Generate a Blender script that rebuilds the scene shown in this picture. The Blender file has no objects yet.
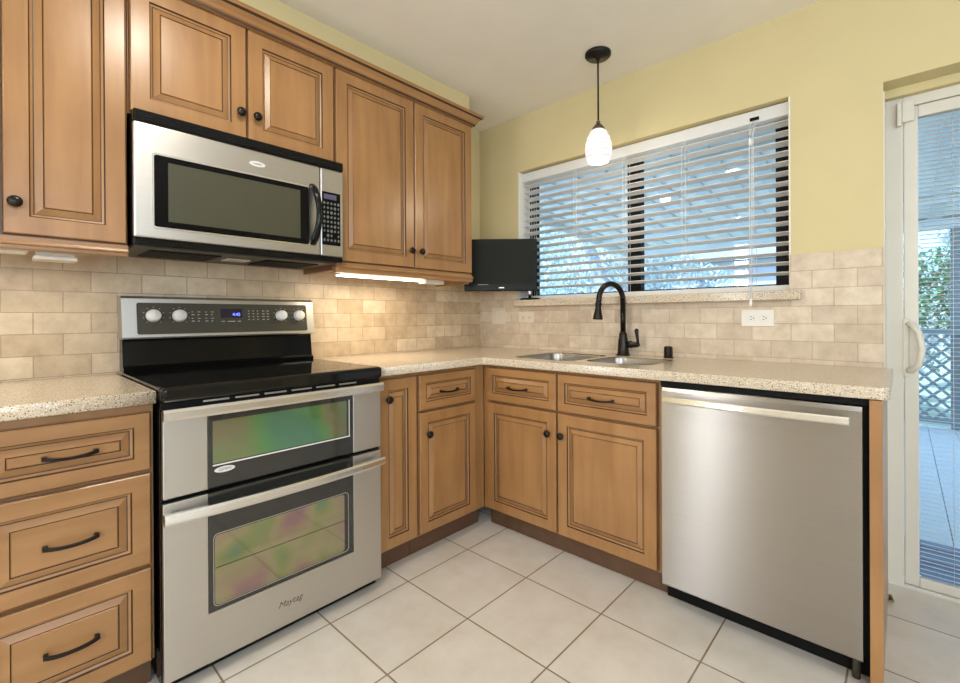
import bpy, bmesh, math, random
from mathutils import Vector, Matrix
random.seed(7)
scene = bpy.context.scene
COL = scene.collection

# ------------------------------------------------------------------ camera, world, lights, exposure
F_PX, YAW, PITCH, ROLL = 452.9, 0.7330, -0.0019, -0.0055
cam_data = bpy.data.cameras.new('camera')
cam_data.sensor_width = 36.0
cam_data.sensor_fit = 'HORIZONTAL'
cam_data.lens = F_PX / 960 * 36
cam_data.shift_x = -14.95 / 960
cam_data.shift_y = -23.67 / 960
cam_data.clip_start = 0.05
cam = bpy.data.objects.new('camera', cam_data)
COL.objects.link(cam)
fw = Vector((-math.sin(YAW), math.cos(YAW), 0)); rt = Vector((math.cos(YAW), math.sin(YAW), 0)); up = Vector((0, 0, 1))
fw, up = fw * math.cos(PITCH) + up * math.sin(PITCH), up * math.cos(PITCH) - fw * math.sin(PITCH)
rt, up = rt * math.cos(ROLL) + up * math.sin(ROLL), up * math.cos(ROLL) - rt * math.sin(ROLL)
m3 = Matrix((rt, up, -fw)).transposed()
cam.matrix_world = Matrix.Translation((2.3003, -2.3947, 1.128)) @ m3.to_4x4()
scene.camera = cam

world = bpy.data.worlds.new('world'); scene.world = world; world.use_nodes = True
bg = world.node_tree.nodes['Background']
bg.inputs[0].default_value = (0.40, 0.68, 1.0, 1); bg.inputs[1].default_value = 3.0

def lamp(name, kind, loc, energy, color=(1, 1, 1), size=0.1, size_y=None, rot=(0, 0, 0), spread=None):
    l = bpy.data.lights.new(name, kind); l.energy = energy; l.color = color
    if kind == 'AREA':
        if size_y: l.shape = 'RECTANGLE'; l.size = size; l.size_y = size_y
        else: l.shape = 'DISK'; l.size = size
        if spread: l.spread = spread
    elif kind == 'SUN': l.angle = size
    else: l.shadow_soft_size = size
    o = bpy.data.objects.new(name, l); o.location = loc; o.rotation_euler = rot; COL.objects.link(o); return o

PI = math.pi
CEIL = 2.482
CT = 2.300            # top of the wall cabinets
# added fill lamps, each just outside an opening made up out of view
lamp('fill_front_opening', 'AREA', (3.75, -5.25, 1.62), 50, (1.0, 0.985, 0.96), 1.8, 1.4, (PI / 2, 0, 0))
lamp('streak_narrow_opening', 'AREA', (0.42, -5.25, 1.2), 26, (0.95, 0.98, 1.0), 0.22, 2.1, (PI / 2, 0, 0))  # added to put the vertical streak on the dishwasher door
lamp('fill_right_opening', 'AREA', (4.95, -2.9, 1.62), 28, (1.0, 0.985, 0.95), 2.6, 1.4, (PI / 2, 0, PI / 2))
DOWNLIGHTS = [(1.13, -1.95), (0.62, -4.2), (3.1, -4.2)]  # first is reflected in the window; the two behind the camera are added
for x, y in DOWNLIGHTS:
    lamp('downlight_lamp', 'AREA', (x, y, CEIL - 0.012), 14 if x < 1 else (12 if x < 2 else 24), (1.0, 0.92, 0.80), 0.12)
lamp('sun', 'SUN', (0, -8, 12), 7.0, (1.0, 0.97, 0.92), 0.01, None, (math.radians(28), 0, math.radians(-12)))
vs = scene.view_settings
vs.view_transform = 'Standard'; vs.look = 'None'; vs.gamma = 1.0; vs.use_curve_mapping = False
vs.exposure = 0.0
scene.cycles.max_bounces = 8
scene.cycles.diffuse_bounces = 5
scene.cycles.sample_clamp_indirect = 4.0
scene.cycles.caustics_reflective = False
scene.cycles.caustics_refractive = False

# ------------------------------------------------------------------ materials
def new_mat(name):
    m = bpy.data.materials.new(name); m.use_nodes = True
    nt = m.node_tree; return m, nt, nt.nodes['Principled BSDF'], nt.nodes, nt.links

def P(name, col, rough=0.5, metal=0.0, spec=0.5, **kw):
    m, nt, b, N, L = new_mat(name)
    b.inputs['Base Color'].default_value = (*col, 1)
    b.inputs['Roughness'].default_value = rough
    b.inputs['Metallic'].default_value = metal
    b.inputs['Specular IOR Level'].default_value = spec
    for k, v in kw.items(): b.inputs[k.replace('_', ' ')].default_value = v
    # a faint procedural variation so that no surface is perfectly even
    tc = N.new('ShaderNodeTexCoord'); no = N.new('ShaderNodeTexNoise'); no.inputs['Scale'].default_value = 6
    mx = N.new('ShaderNodeMix'); mx.data_type = 'RGBA'; mx.blend_type = 'MULTIPLY'
    rp = N.new('ShaderNodeValToRGB'); rp.color_ramp.elements[0].color = (0.93, 0.93, 0.93, 1); rp.color_ramp.elements[1].color = (1, 1, 1, 1)
    mx.inputs[0].default_value = 1; mx.inputs[6].default_value = (*col, 1)
    L.new(tc.outputs['Object'], no.inputs['Vector']); L.new(no.outputs['Fac'], rp.inputs[0])
    L.new(rp.outputs[0], mx.inputs[7]); L.new(mx.outputs[2], b.inputs['Base Color'])
    return m

def emit(name, col, strength):
    m, nt, b, N, L = new_mat(name)
    b.inputs['Base Color'].default_value = (*col, 1)
    b.inputs['Emission Color'].default_value = (*col, 1); b.inputs['Emission Strength'].default_value = strength
    return m

def wood_mat(name, base, axis, rough=0.32, contrast=1.0):
    """honey maple; the grain runs along `axis` (0 x, 1 y, 2 z)"""
    m, nt, b, N, L = new_mat(name)
    geo = N.new('ShaderNodeNewGeometry')
    mp = N.new('ShaderNodeMapping'); sc = [9.0, 9.0, 9.0]; sc[axis] = 0.9
    mp.inputs['Scale'].default_value = sc
    n1 = N.new('ShaderNodeTexNoise'); n1.inputs['Scale'].default_value = 2.2; n1.inputs['Detail'].default_value = 4; n1.inputs['Distortion'].default_value = 0.5
    n2 = N.new('ShaderNodeTexNoise'); n2.inputs['Scale'].default_value = 5.0; n2.inputs['Detail'].default_value = 3
    rp = N.new('ShaderNodeValToRGB'); e = rp.color_ramp.elements
    d = 0.13 * contrast
    e[0].position = 0.3; e[0].color = (base[0] * (1 - d), base[1] * (1 - 1.4 * d), base[2] * (1 - 1.8 * d), 1)
    e[1].position = 0.72; e[1].color = (base[0] * (1 + d), base[1] * (1 + d), base[2] * (1 + d), 1)
    mx = N.new('ShaderNodeMix'); mx.data_type = 'RGBA'; mx.blend_type = 'MULTIPLY'; mx.inputs[0].default_value = 1
    r2 = N.new('ShaderNodeValToRGB'); r2.color_ramp.elements[0].color = (0.88, 0.86, 0.84, 1); r2.color_ramp.elements[0].position = .3; r2.color_ramp.elements[1].position = .7
    L.new(geo.outputs['Position'], mp.inputs['Vector']); L.new(mp.outputs[0], n1.inputs['Vector'])
    L.new(geo.outputs['Position'], n2.inputs['Vector'])
    L.new(n1.outputs['Fac'], rp.inputs[0]); L.new(n2.outputs['Fac'], r2.inputs[0])
    L.new(rp.outputs[0], mx.inputs[6]); L.new(r2.outputs[0], mx.inputs[7])
    L.new(mx.outputs[2], b.inputs['Base Color'])
    b.inputs['Roughness'].default_value = rough
    b.inputs['Coat Weight'].default_value = 0.12; b.inputs['Coat Roughness'].default_value = 0.3
    return m

def steel_mat(name, col=(0.62, 0.61, 0.60), rough=0.3, axis='Z', aniso=0.75, stretch=(1, 1, 220)):
    m, nt, b, N, L = new_mat(name)
    geo = N.new('ShaderNodeNewGeometry'); mp = N.new('ShaderNodeMapping'); mp.inputs['Scale'].default_value = stretch
    no = N.new('ShaderNodeTexNoise'); no.inputs['Scale'].default_value = 1.6; no.inputs['Detail'].default_value = 3
    rp = N.new('ShaderNodeValToRGB')
    rp.color_ramp.elements[0].color = (*[c * 0.93 for c in col], 1); rp.color_ramp.elements[1].color = (*[min(1, c * 1.05) for c in col], 1)
    L.new(geo.outputs['Position'], mp.inputs['Vector']); L.new(mp.outputs[0], no.inputs['Vector']); L.new(no.outputs['Fac'], rp.inputs[0])
    L.new(rp.outputs[0], b.inputs['Base Color'])
    b.inputs['Metallic'].default_value = 1; b.inputs['Roughness'].default_value = rough
    b.inputs['Anisotropic'].default_value = aniso
    tg = N.new('ShaderNodeTangent'); tg.direction_type = 'RADIAL'; tg.axis = axis
    L.new(tg.outputs[0], b.inputs['Tangent']); b.inputs['Anisotropic Rotation'].default_value = 0.25
    return m

def brick_mat(name, ax_u, ax_v, off, w, h, mortar, cols, mcol, offset=0.5, rough=0.5, bump=0.3, noise=(18, 0.82), spread=None):
    m, nt, b, N, L = new_mat(name)
    geo = N.new('ShaderNodeNewGeometry'); sp = N.new('ShaderNodeSeparateXYZ'); cb = N.new('ShaderNodeCombineXYZ')
    L.new(geo.outputs['Position'], sp.inputs[0])
    for i, (a, o) in enumerate(((ax_u, off[0]), (ax_v, off[1]))):
        ad = N.new('ShaderNodeMath'); ad.operation = 'ADD'; ad.inputs[1].default_value = o
        L.new(sp.outputs[a], ad.inputs[0]); L.new(ad.outputs[0], cb.inputs[i])
    br = N.new('ShaderNodeTexBrick'); br.offset = offset; br.squash = 1
    br.inputs['Scale'].default_value = 1; br.inputs['Brick Width'].default_value = w; br.inputs['Row Height'].default_value = h
    br.inputs['Mortar Size'].default_value = mortar; br.inputs['Mortar Smooth'].default_value = 0.15
    br.inputs['Color1'].default_value = (*cols[0], 1); br.inputs['Color2'].default_value = (*cols[1], 1); br.inputs['Mortar'].default_value = (*mcol, 1)
    L.new(cb.outputs[0], br.inputs['Vector'])
    no = N.new('ShaderNodeTexNoise'); no.inputs['Scale'].default_value = noise[0]; no.inputs['Detail'].default_value = 6; no.inputs['Roughness'].default_value = 0.65
    L.new(geo.outputs['Position'], no.inputs['Vector'])
    rp = N.new('ShaderNodeValToRGB'); rp.color_ramp.elements[0].position = 0.33; rp.color_ramp.elements[1].position = 0.62
    g = noise[1]; rp.color_ramp.elements[0].color = (g, g * 0.97, g * 0.93, 1); rp.color_ramp.elements[1].color = (1, 1, 1, 1)
    mx = N.new('ShaderNodeMix'); mx.data_type = 'RGBA'; mx.blend_type = 'MULTIPLY'; mx.inputs[0].default_value = 1
    L.new(no.outputs['Fac'], rp.inputs[0]); L.new(br.outputs['Color'], mx.inputs[6]); L.new(rp.outputs[0], mx.inputs[7])
    L.new(mx.outputs[2], b.inputs['Base Color'])
    b.inputs['Roughness'].default_value = rough
    iv = N.new('ShaderNodeMath'); iv.operation = 'MULTIPLY_ADD'; iv.inputs[1].default_value = -1; iv.inputs[2].default_value = 1
    L.new(br.outputs['Fac'], iv.inputs[0])
    ad = N.new('ShaderNodeMath'); ad.operation = 'MULTIPLY_ADD'; ad.inputs[1].default_value = 0.25
    L.new(no.outputs['Fac'], ad.inputs[0]); L.new(iv.outputs[0], ad.inputs[2])
    bp = N.new('ShaderNodeBump'); bp.inputs['Strength'].default_value = bump; bp.inputs['Distance'].default_value = 0.002
    L.new(ad.outputs[0], bp.inputs['Height']); L.new(bp.outputs[0], b.inputs['Normal'])
    return m

def quartz_mat():
    m, nt, b, N, L = new_mat('speckled_quartz')
    geo = N.new('ShaderNodeNewGeometry')
    base = (0.58, 0.485, 0.365)
    prev = None
    specs = [(300, 0.17, (0.76, 0.69, 0.57)), (330, 0.12, (0.40, 0.30, 0.20)), (200, 0.08, (0.14, 0.10, 0.07))]
    for i, (s, th, c) in enumerate(specs):
        vo = N.new('ShaderNodeTexVoronoi'); vo.inputs['Scale'].default_value = s
        mp = N.new('ShaderNodeMapping'); mp.inputs['Location'].default_value = (i * 3.1, i * 1.7, i)
        L.new(geo.outputs['Position'], mp.inputs['Vector']); L.new(mp.outputs[0], vo.inputs['Vector'])
        # only some cells carry a grain: gate by the cell's random colour
        sep = N.new('ShaderNodeSeparateColor'); L.new(vo.outputs['Color'], sep.inputs[0])
        lt = N.new('ShaderNodeMath'); lt.operation = 'LESS_THAN'; lt.inputs[1].default_value = 0.5 - i * 0.09
        L.new(sep.outputs[0], lt.inputs[0])
        l2 = N.new('ShaderNodeMath'); l2.operation = 'LESS_THAN'; l2.inputs[1].default_value = th + 0.28
        L.new(vo.outputs['Distance'], l2.inputs[0])
        mu = N.new('ShaderNodeMath'); mu.operation = 'MULTIPLY'; L.new(lt.outputs[0], mu.inputs[0]); L.new(l2.outputs[0], mu.inputs[1])
        mx = N.new('ShaderNodeMix'); mx.data_type = 'RGBA'
        L.new(mu.outputs[0], mx.inputs[0]); mx.inputs[7].default_value = (*c, 1)
        if prev is None: mx.inputs[6].default_value = (*base, 1)
        else: L.new(prev, mx.inputs[6])
        prev = mx.outputs[2]
    L.new(prev, b.inputs['Base Color'])
    b.inputs['Roughness'].default_value = 0.16; b.inputs['Specular IOR Level'].default_value = 0.5
    return m

def glass_mat(name, tint=(0.9, 0.96, 1.0), rough=0.0, refl=1.0):
    m = bpy.data.materials.new(name); m.use_nodes = True; nt = m.node_tree; nt.nodes.clear(); N, L = nt.nodes, nt.links
    out = N.new('ShaderNodeOutputMaterial'); tr = N.new('ShaderNodeBsdfTransparent'); tr.inputs[0].default_value = (*tint, 1)
    gl = N.new('ShaderNodeBsdfGlossy'); gl.inputs['Roughness'].default_value = rough; gl.inputs[0].default_value = (refl, refl, refl, 1)
    fr = N.new('ShaderNodeFresnel'); fr.inputs[0].default_value = 1.5; mx = N.new('ShaderNodeMixShader')
    L.new(fr.outputs[0], mx.inputs[0]); L.new(tr.outputs[0], mx.inputs[1]); L.new(gl.outputs[0], mx.inputs[2]); L.new(mx.outputs[0], out.inputs[0])
    return m

def coated_glass_mat(name, cols, seed, scale=3.6):
    """oven-door glass with a coloured heat-reflecting coating, patchy green / yellow / pink"""
    m, nt, b, N, L = new_mat(name)
    geo = N.new('ShaderNodeNewGeometry'); mp = N.new('ShaderNodeMapping'); mp.inputs['Location'].default_value = (seed, seed * 2, seed)
    no = N.new('ShaderNodeTexNoise'); no.inputs['Scale'].default_value = scale; no.inputs['Detail'].default_value = 1; no.inputs['Roughness'].default_value = 0.4
    rp = N.new('ShaderNodeValToRGB'); cr = rp.color_ramp
    while len(cr.elements) < len(cols): cr.elements.new(0.5)
    for i, c in enumerate(cols):
        cr.elements[i].position = 0.30 + 0.40 * i / (len(cols) - 1); cr.elements[i].color = (*c, 1)
    L.new(geo.outputs['Position'], mp.inputs['Vector']); L.new(mp.outputs[0], no.inputs['Vector']); L.new(no.outputs['Fac'], rp.inputs[0])
    L.new(rp.outputs[0], b.inputs['Base Color'])
    b.inputs['Metallic'].default_value = 0.85; b.inputs['Roughness'].default_value = 0.07
    return m

def leaf_mat(name, c1, c2):
    m, nt, b, N, L = new_mat(name)
    geo = N.new('ShaderNodeNewGeometry'); rp = N.new('ShaderNodeValToRGB')
    rp.color_ramp.elements[0].color = (*c1, 1); rp.color_ramp.elements[1].color = (*c2, 1)
    L.new(geo.outputs['Random Per Island'], rp.inputs[0]); L.new(rp.outputs[0], b.inputs['Base Color'])
    b.inputs['Roughness'].default_value = 0.6
    b.inputs['Subsurface Weight'].default_value = 0
    return m

M = {}
WOOD = (0.36, 0.19, 0.075)
M['wood_z'] = wood_mat('honey_maple_upright', WOOD, 2)
M['wood_y'] = wood_mat('honey_maple_along_wall', WOOD, 1)
M['wood_x'] = wood_mat('honey_maple_cross', WOOD, 0)
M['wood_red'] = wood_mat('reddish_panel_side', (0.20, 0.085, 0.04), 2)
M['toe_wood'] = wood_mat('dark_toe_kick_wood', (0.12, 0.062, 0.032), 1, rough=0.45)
M['glaze'] = P('dark_glaze', (0.055, 0.026, 0.012), 0.45)
M['bronze'] = P('oil_rubbed_bronze', (0.018, 0.014, 0.012), 0.28, 0.6)
M['steel'] = steel_mat('brushed_steel', (0.39, 0.37, 0.355), 0.34, aniso=0.95)
M['steel_side'] = steel_mat('brushed_steel_flat', (0.60, 0.575, 0.54), 0.38, aniso=0.5)
M['steel_bright'] = steel_mat('polished_steel_bar', (0.80, 0.78, 0.75), 0.22, aniso=0.3)
M['sink_steel'] = P('satin_sink_steel', (0.36, 0.335, 0.30), 0.28, 1.0)
M['black_glass'] = P('black_ceramic_glass', (0.005, 0.005, 0.005), 0.06, 0, 0.4)
M['black_gloss'] = P('glossy_black_enamel', (0.005, 0.005, 0.005), 0.12, 0, 0.25)
M['black_matte'] = P('matte_black_plastic', (0.008, 0.008, 0.008), 0.55, spec=0.1)
M['door_glass'] = P('dark_grey_door_glass', (0.024, 0.024, 0.023), 0.05, 0, 0.8)
M['panel_grey'] = P('olive_grey_control_panel', (0.055, 0.050, 0.035), 0.4, spec=0.3)
M['knob_white'] = P('silver_grey_knob_plastic', (0.70, 0.68, 0.65), 0.35)
M['mesh_window'] = P('microwave_window_mesh', (0.060, 0.058, 0.036), 0.25)
M['button'] = P('grey_key_plastic', (0.15, 0.15, 0.145), 0.5)
M['mark'] = P('pale_print', (0.45, 0.44, 0.38), 0.6)
M['text_dark'] = P('dark_print', (0.10, 0.09, 0.08), 0.5)
M['badge'] = P('chrome_badge', (0.85, 0.85, 0.84), 0.3, 0.3)
M['display'] = P('display_black', (0.012, 0.010, 0.03), 0.15)
M['digits'] = emit('lit_blue_digits', (0.12, 0.16, 1.0), 3.5)
M['lcd'] = P('purplish_lcd', (0.10, 0.085, 0.16), 0.25)
M['white_trim'] = P('white_vinyl', (0.80, 0.79, 0.74), 0.35)
M['door_white'] = P('cream_white_vinyl', (0.70, 0.665, 0.585), 0.4)
M['micro_black'] = P('black_window_glass', (0.005, 0.005, 0.005), 0.1, spec=0.12)
M['tan_plate'] = P('almond_plastic_plate', (0.72, 0.64, 0.53), 0.4)
M['white_plate'] = P('white_plastic_plate', (0.82, 0.79, 0.73), 0.35)
M['slat'] = P('white_blind_slat', (0.86, 0.86, 0.84), 0.35)
def slat_mat():
    m, nt, b, N, L = new_mat('white_vinyl_slat'); b.inputs['Base Color'].default_value = (0.9, 0.9, 0.89, 1); b.inputs['Roughness'].default_value = 0.4
    no = N.new('ShaderNodeTexNoise'); no.inputs['Scale'].default_value = 5; rp = N.new('ShaderNodeValToRGB'); rp.color_ramp.elements[0].color = (.93, .93, .92, 1); rp.color_ramp.elements[1].color = (.97, .97, .96, 1)
    L.new(no.outputs['Fac'], rp.inputs[0]); L.new(rp.outputs[0], b.inputs['Base Color'])
    t = N.new('ShaderNodeBsdfTranslucent'); t.inputs[0].default_value = (0.95, 0.95, 0.95, 1); mx = N.new('ShaderNodeMixShader'); mx.inputs[0].default_value = 0.35
    out = N['Material Output']; L.new(b.outputs[0], mx.inputs[1]); L.new(t.outputs[0], mx.inputs[2]); L.new(mx.outputs[0], out.inputs[0]); return m
M['slat'] = slat_mat()
M['cord'] = P('white_cord', (0.85, 0.85, 0.85), 0.7)
M['dark_frame'] = P('dark_bronze_window_frame', (0.007, 0.0065, 0.006), 0.5, spec=0.15)
M['tv'] = P('glossy_black_tv_plastic', (0.010, 0.011, 0.009), 0.3, spec=0.12)
M['tv_screen'] = P('tv_screen', (0.014, 0.016, 0.012), 0.5, spec=0.1)
M['chrome'] = P('chrome', (0.8, 0.8, 0.8), 0.12, 1)
M['brass'] = P('aged_brass', (0.30, 0.20, 0.08), 0.3, 1)
M['wall'] = P('pale_yellow_paint', (0.67, 0.575, 0.325), 0.75, spec=0.2)
M['ceiling'] = P('ceiling_paint', (0.90, 0.865, 0.78), 0.85, spec=0.2)
M['plain_wall'] = P('beige_paint', (0.66, 0.60, 0.48), 0.8, spec=0.2)
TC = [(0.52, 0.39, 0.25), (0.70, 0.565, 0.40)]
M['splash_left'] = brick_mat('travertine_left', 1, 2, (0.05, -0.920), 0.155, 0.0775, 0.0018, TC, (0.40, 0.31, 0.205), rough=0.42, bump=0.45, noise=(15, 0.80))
M['splash_back_lit'] = brick_mat('travertine_back_lit', 0, 2, (0.085, -0.9355), 0.155, 0.0775, 0.0016, [(0.60, 0.485, 0.365), (0.75, 0.64, 0.505)], (0.48, 0.39, 0.29), rough=0.42, bump=0.45, noise=(15, 0.80))  # paler copy of the left tiles: the light on this wall is in the colour
M['floor'] = brick_mat('cream_floor_tile', 0, 1, (-1.087 + 3.6, 0.855 + 7.1), 0.36, 0.355, 0.0032, [(0.68, 0.635, 0.58), (0.72, 0.675, 0.62)], (0.27, 0.20, 0.125), offset=0.0, rough=0.28, bump=0.5, noise=(7, 0.90))
M['quartz'] = quartz_mat()
M['glass'] = glass_mat('window_glass')
M['door_pane'] = glass_mat('sliding_door_glass', (0.90, 0.96, 1.0))
M['oven_green'] = coated_glass_mat('coated_glass_green', [(0.28, 0.34, 0.18), (0.32, 0.29, 0.20), (0.27, 0.36, 0.18), (0.18, 0.40, 0.18), (0.16, 0.34, 0.25)], 1.3)
M['oven_pink'] = coated_glass_mat('coated_glass_pink', [(0.20, 0.30, 0.20), (0.30, 0.34, 0.17), (0.38, 0.36, 0.24), (0.37, 0.33, 0.23), (0.38, 0.28, 0.25), (0.33, 0.23, 0.26)], 4.7, 7.0)
M['strip_lit'] = emit('lit_warm_tube', (1.0, 0.90, 0.70), 9)
M['deck'] = P('pale_grey_deck_board', (0.80, 0.80, 0.84), 0.6)
M['patio_white'] = P('white_patio_paint', (0.80, 0.80, 0.80), 0.7)
M['patio_grey'] = P('grey_patio_rib', (0.62, 0.64, 0.66), 0.7)
M['lattice'] = P('grey_lattice_wood', (0.20, 0.28, 0.33), 0.7)
M['mat'] = P('blue_grey_mat', (0.26, 0.34, 0.50), 0.9)
M['bark'] = P('pale_grey_bark', (0.42, 0.42, 0.44), 0.9)
M['leaf_pale'] = leaf_mat('pale_leaves', (0.50, 0.58, 0.56), (0.88, 0.90, 0.92))
M['leaf_green'] = leaf_mat('green_leaves', (0.05, 0.22, 0.10), (0.36, 0.60, 0.42))
M['lawn'] = P('pale_lawn', (0.36, 0.44, 0.34), 0.9)
M['stucco'] = P('lavender_grey_stucco', (0.66, 0.62, 0.68), 0.8)
M['house_window'] = P('dim_house_window', (0.16, 0.20, 0.28), 0.3)
M['roof_grey'] = P('grey_shingle', (0.30, 0.31, 0.34), 0.8)

# ------------------------------------------------------------------ mesh helpers
def finish(name, bm, mats, parent=None, smooth=False):
    if not isinstance(mats, (list, tuple)): mats = [mats]
    me = bpy.data.meshes.new(name)
    vs_ = [v.co for v in bm.verts]
    lo = Vector([min(v[i] for v in vs_) for i in range(3)]); hi = Vector([max(v[i] for v in vs_) for i in range(3)])
    c = (lo + hi) / 2
    bmesh.ops.translate(bm, verts=bm.verts, vec=-c)
    if smooth:
        for f in bm.faces: f.smooth = True
    bm.normal_update(); bm.to_mesh(me); bm.free()
    for m in mats: me.materials.append(m)
    o = bpy.data.objects.new(name, me); COL.objects.link(o)
    if parent is not None:
        o.parent = parent; o.location = c - WORLD[parent.name]
    else: o.location = c
    WORLD[o.name] = c
    return o
WORLD = {}

def thing(name, label, cat, loc, group=None, kind=None):
    o = bpy.data.objects.new(name, None); COL.objects.link(o); o.location = loc; o.empty_display_size = 0.1
    WORLD[o.name] = Vector(loc)
    if label: o['label'] = label
    if cat: o['category'] = cat
    if group: o['group'] = group
    if kind: o['kind'] = kind
    return o

def tag(o, label, cat, group=None, kind=None):
    o['label'] = label; o['category'] = cat
    if group: o['group'] = group
    if kind: o['kind'] = kind
    return o

def struct(name, bm, mats, label, smooth=False):
    o = finish(name, bm, mats, None, smooth); o['kind'] = 'structure'; o['label'] = label; o['category'] = name.split('_')[0]
    return o

def box(bm, x0, x1, y0, y1, z0, z1, bev=0.0, mi=0, seg=2, mat=None):
    geom = bmesh.ops.create_cube(bm, size=1)
    vs_ = geom['verts']
    for v in vs_:
        v.co = Vector((x0 if v.co.x < 0 else x1, y0 if v.co.y < 0 else y1, z0 if v.co.z < 0 else z1))
    fs = set(f for v in vs_ for f in v.link_faces)
    for f in fs: f.material_index = mi
    if bev > 0:
        es = list(set(e for v in vs_ for e in v.link_edges))
        r = bmesh.ops.bevel(bm, geom=es, offset=bev, segments=seg, affect='EDGES', profile=0.5)
        for f in r['faces']: f.material_index = mi
        vs_ = list(set(vs_) | set(r['verts']))
        vs_ = [v for v in vs_ if v.is_valid]
    if mat is not None: bmesh.ops.transform(bm, matrix=mat, verts=vs_)
    return vs_

def nb(): return bmesh.new()

def bx(name, mat, parent, x0, x1, y0, y1, z0, z1, bev=0.0):
    bm = nb(); box(bm, x0, x1, y0, y1, z0, z1, bev); return finish(name, bm, mat, parent)

def basis(d):
    d = d.normalized(); a = Vector((0, 0, 1)) if abs(d.z) < 0.9 else Vector((1, 0, 0))
    u = d.cross(a).normalized(); return u, d.cross(u).normalized()

def tube(bm, pts, r, n=12, caps=True, mi=0):
    """r: a number, or a list with one radius per point"""
    pts = [Vector(p) for p in pts]; rs = r if isinstance(r, (list, tuple)) else [r] * len(pts)
    rings = []; u = None
    for i, p in enumerate(pts):
        d = (pts[min(i + 1, len(pts) - 1)] - pts[max(i - 1, 0)]).normalized()
        if u is None: u, v = basis(d)
        else:
            u = (u - d * u.dot(d)).normalized()
        v = d.cross(u).normalized()
        rings.append([bm.verts.new(p + (u * math.cos(2 * PI * k / n) + v * math.sin(2 * PI * k / n)) * rs[i]) for k in range(n)])
    for a, b in zip(rings, rings[1:]):
        for k in range(n):
            f = bm.faces.new((a[k], a[(k + 1) % n], b[(k + 1) % n], b[k])); f.smooth = True; f.material_index = mi
    if caps:
        f = bm.faces.new(rings[0][::-1]); f.material_index = mi
        f = bm.faces.new(rings[-1]); f.material_index = mi

def lathe(bm, prof, origin, axis, n=20, mi=0):
    """prof: (distance along axis, radius) pairs"""
    d = Vector(axis).normalized(); u, v = basis(d); o = Vector(origin); rings = []
    for t, r in prof:
        r = max(r, 1e-5)
        rings.append([bm.verts.new(o + d * t + (u * math.cos(2 * PI * k / n) + v * math.sin(2 * PI * k / n)) * r) for k in range(n)])
    for a, b in zip(rings, rings[1:]):
        for k in range(n):
            f = bm.faces.new((a[k], a[(k + 1) % n], b[(k + 1) % n], b[k])); f.smooth = True; f.material_index = mi
    bm.faces.new(rings[0][::-1]).material_index = mi; bm.faces.new(rings[-1]).material_index = mi

# frames: a front that faces +x (left wall run) or -y (window wall run)
class Face:
    def __init__(self, kind, plane): self.kind = kind; self.plane = plane
    def pt(self, u, v, w):       # u along the wall, v up, w out of the front
        return Vector((self.plane + w, u, v)) if self.kind == 'L' else Vector((u, self.plane - w, v))
    @property
    def n(self): return Vector((1, 0, 0)) if self.kind == 'L' else Vector((0, -1, 0))
    @property
    def u(self): return Vector((0, 1, 0)) if self.kind == 'L' else Vector((1, 0, 0))
    def box(self, bm, u0, u1, v0, v1, w0, w1, bev=0, mi=0):
        a = self.pt(u0, v0, w0); b = self.pt(u1, v1, w1)
        return box(bm, min(a.x, b.x), max(a.x, b.x), min(a.y, b.y), max(a.y, b.y), v0, v1, bev, mi)

def ring_panel(bm, F, u0, u1, v0, v1, prof, back):
    """concentric rectangles: prof = [(inset, w, material of the band that leads to it)]"""
    rings = []
    for ins, w, mi in [(0, back, 0)] + prof:
        rings.append(([bm.verts.new(F.pt(a, b, w)) for a, b in ((u0 + ins, v0 + ins), (u1 - ins, v0 + ins), (u1 - ins, v1 - ins), (u0 + ins, v1 - ins))], mi))
    for (a, _), (b, mi) in zip(rings, rings[1:]):
        for k in range(4):
            f = bm.faces.new((a[k], a[(k + 1) % 4], b[(k + 1) % 4], b[k])); f.material_index = mi
    bm.faces.new(rings[-1][0]); bm.faces.new(rings[0][0][::-1])

def raised_panel(name, F, u0, u1, v0, v1, parent, rail=0.052, horiz=False, mats=None):
    bm = nb(); T = 0.021
    prof = [(0, T - 0.004, 0), (0.0015, T - 0.003, 1), (0.0045, T, 0), (rail, T, 0), (rail + 0.0032, T - 0.006, 1), (rail + 0.009, T - 0.009, 0),
            (rail + 0.0118, T - 0.0097, 1), (rail + 0.030, T - 0.0015, 0), (rail + 0.0325, T - 0.0035, 1), (rail + 0.0345, T - 0.0008, 0)]
    s = min(u1 - u0, v1 - v0)
    if s < 0.19:
        k = min(1.0, (s / 2 - 0.012) / (rail + 0.0335))
        prof = [(i * k if i > 0.005 else i, w, m) for i, w, m in prof]
    ring_panel(bm, F, u0, u1, v0, v1, prof, 0.0)
    wood = M['wood_z'] if not horiz else (M['wood_y'] if F.kind == 'L' else M['wood_x'])
    o = finish(name, bm, [wood, M['glaze']], parent)
    # glaze lines where stiles meet rails are real hairline joints
    return o

def knob(F, u, v, parent, w=0.021):
    bm = nb()
    lathe(bm, [(0, 0.0065), (0.012, 0.0065), (0.014, 0.0142), (0.019, 0.0172), (0.024, 0.0162), (0.028, 0.010), (0.029, 0.002)], F.pt(u, v, w), F.n, 20)
    return finish('knob', bm, M['bronze'], parent)

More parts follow.
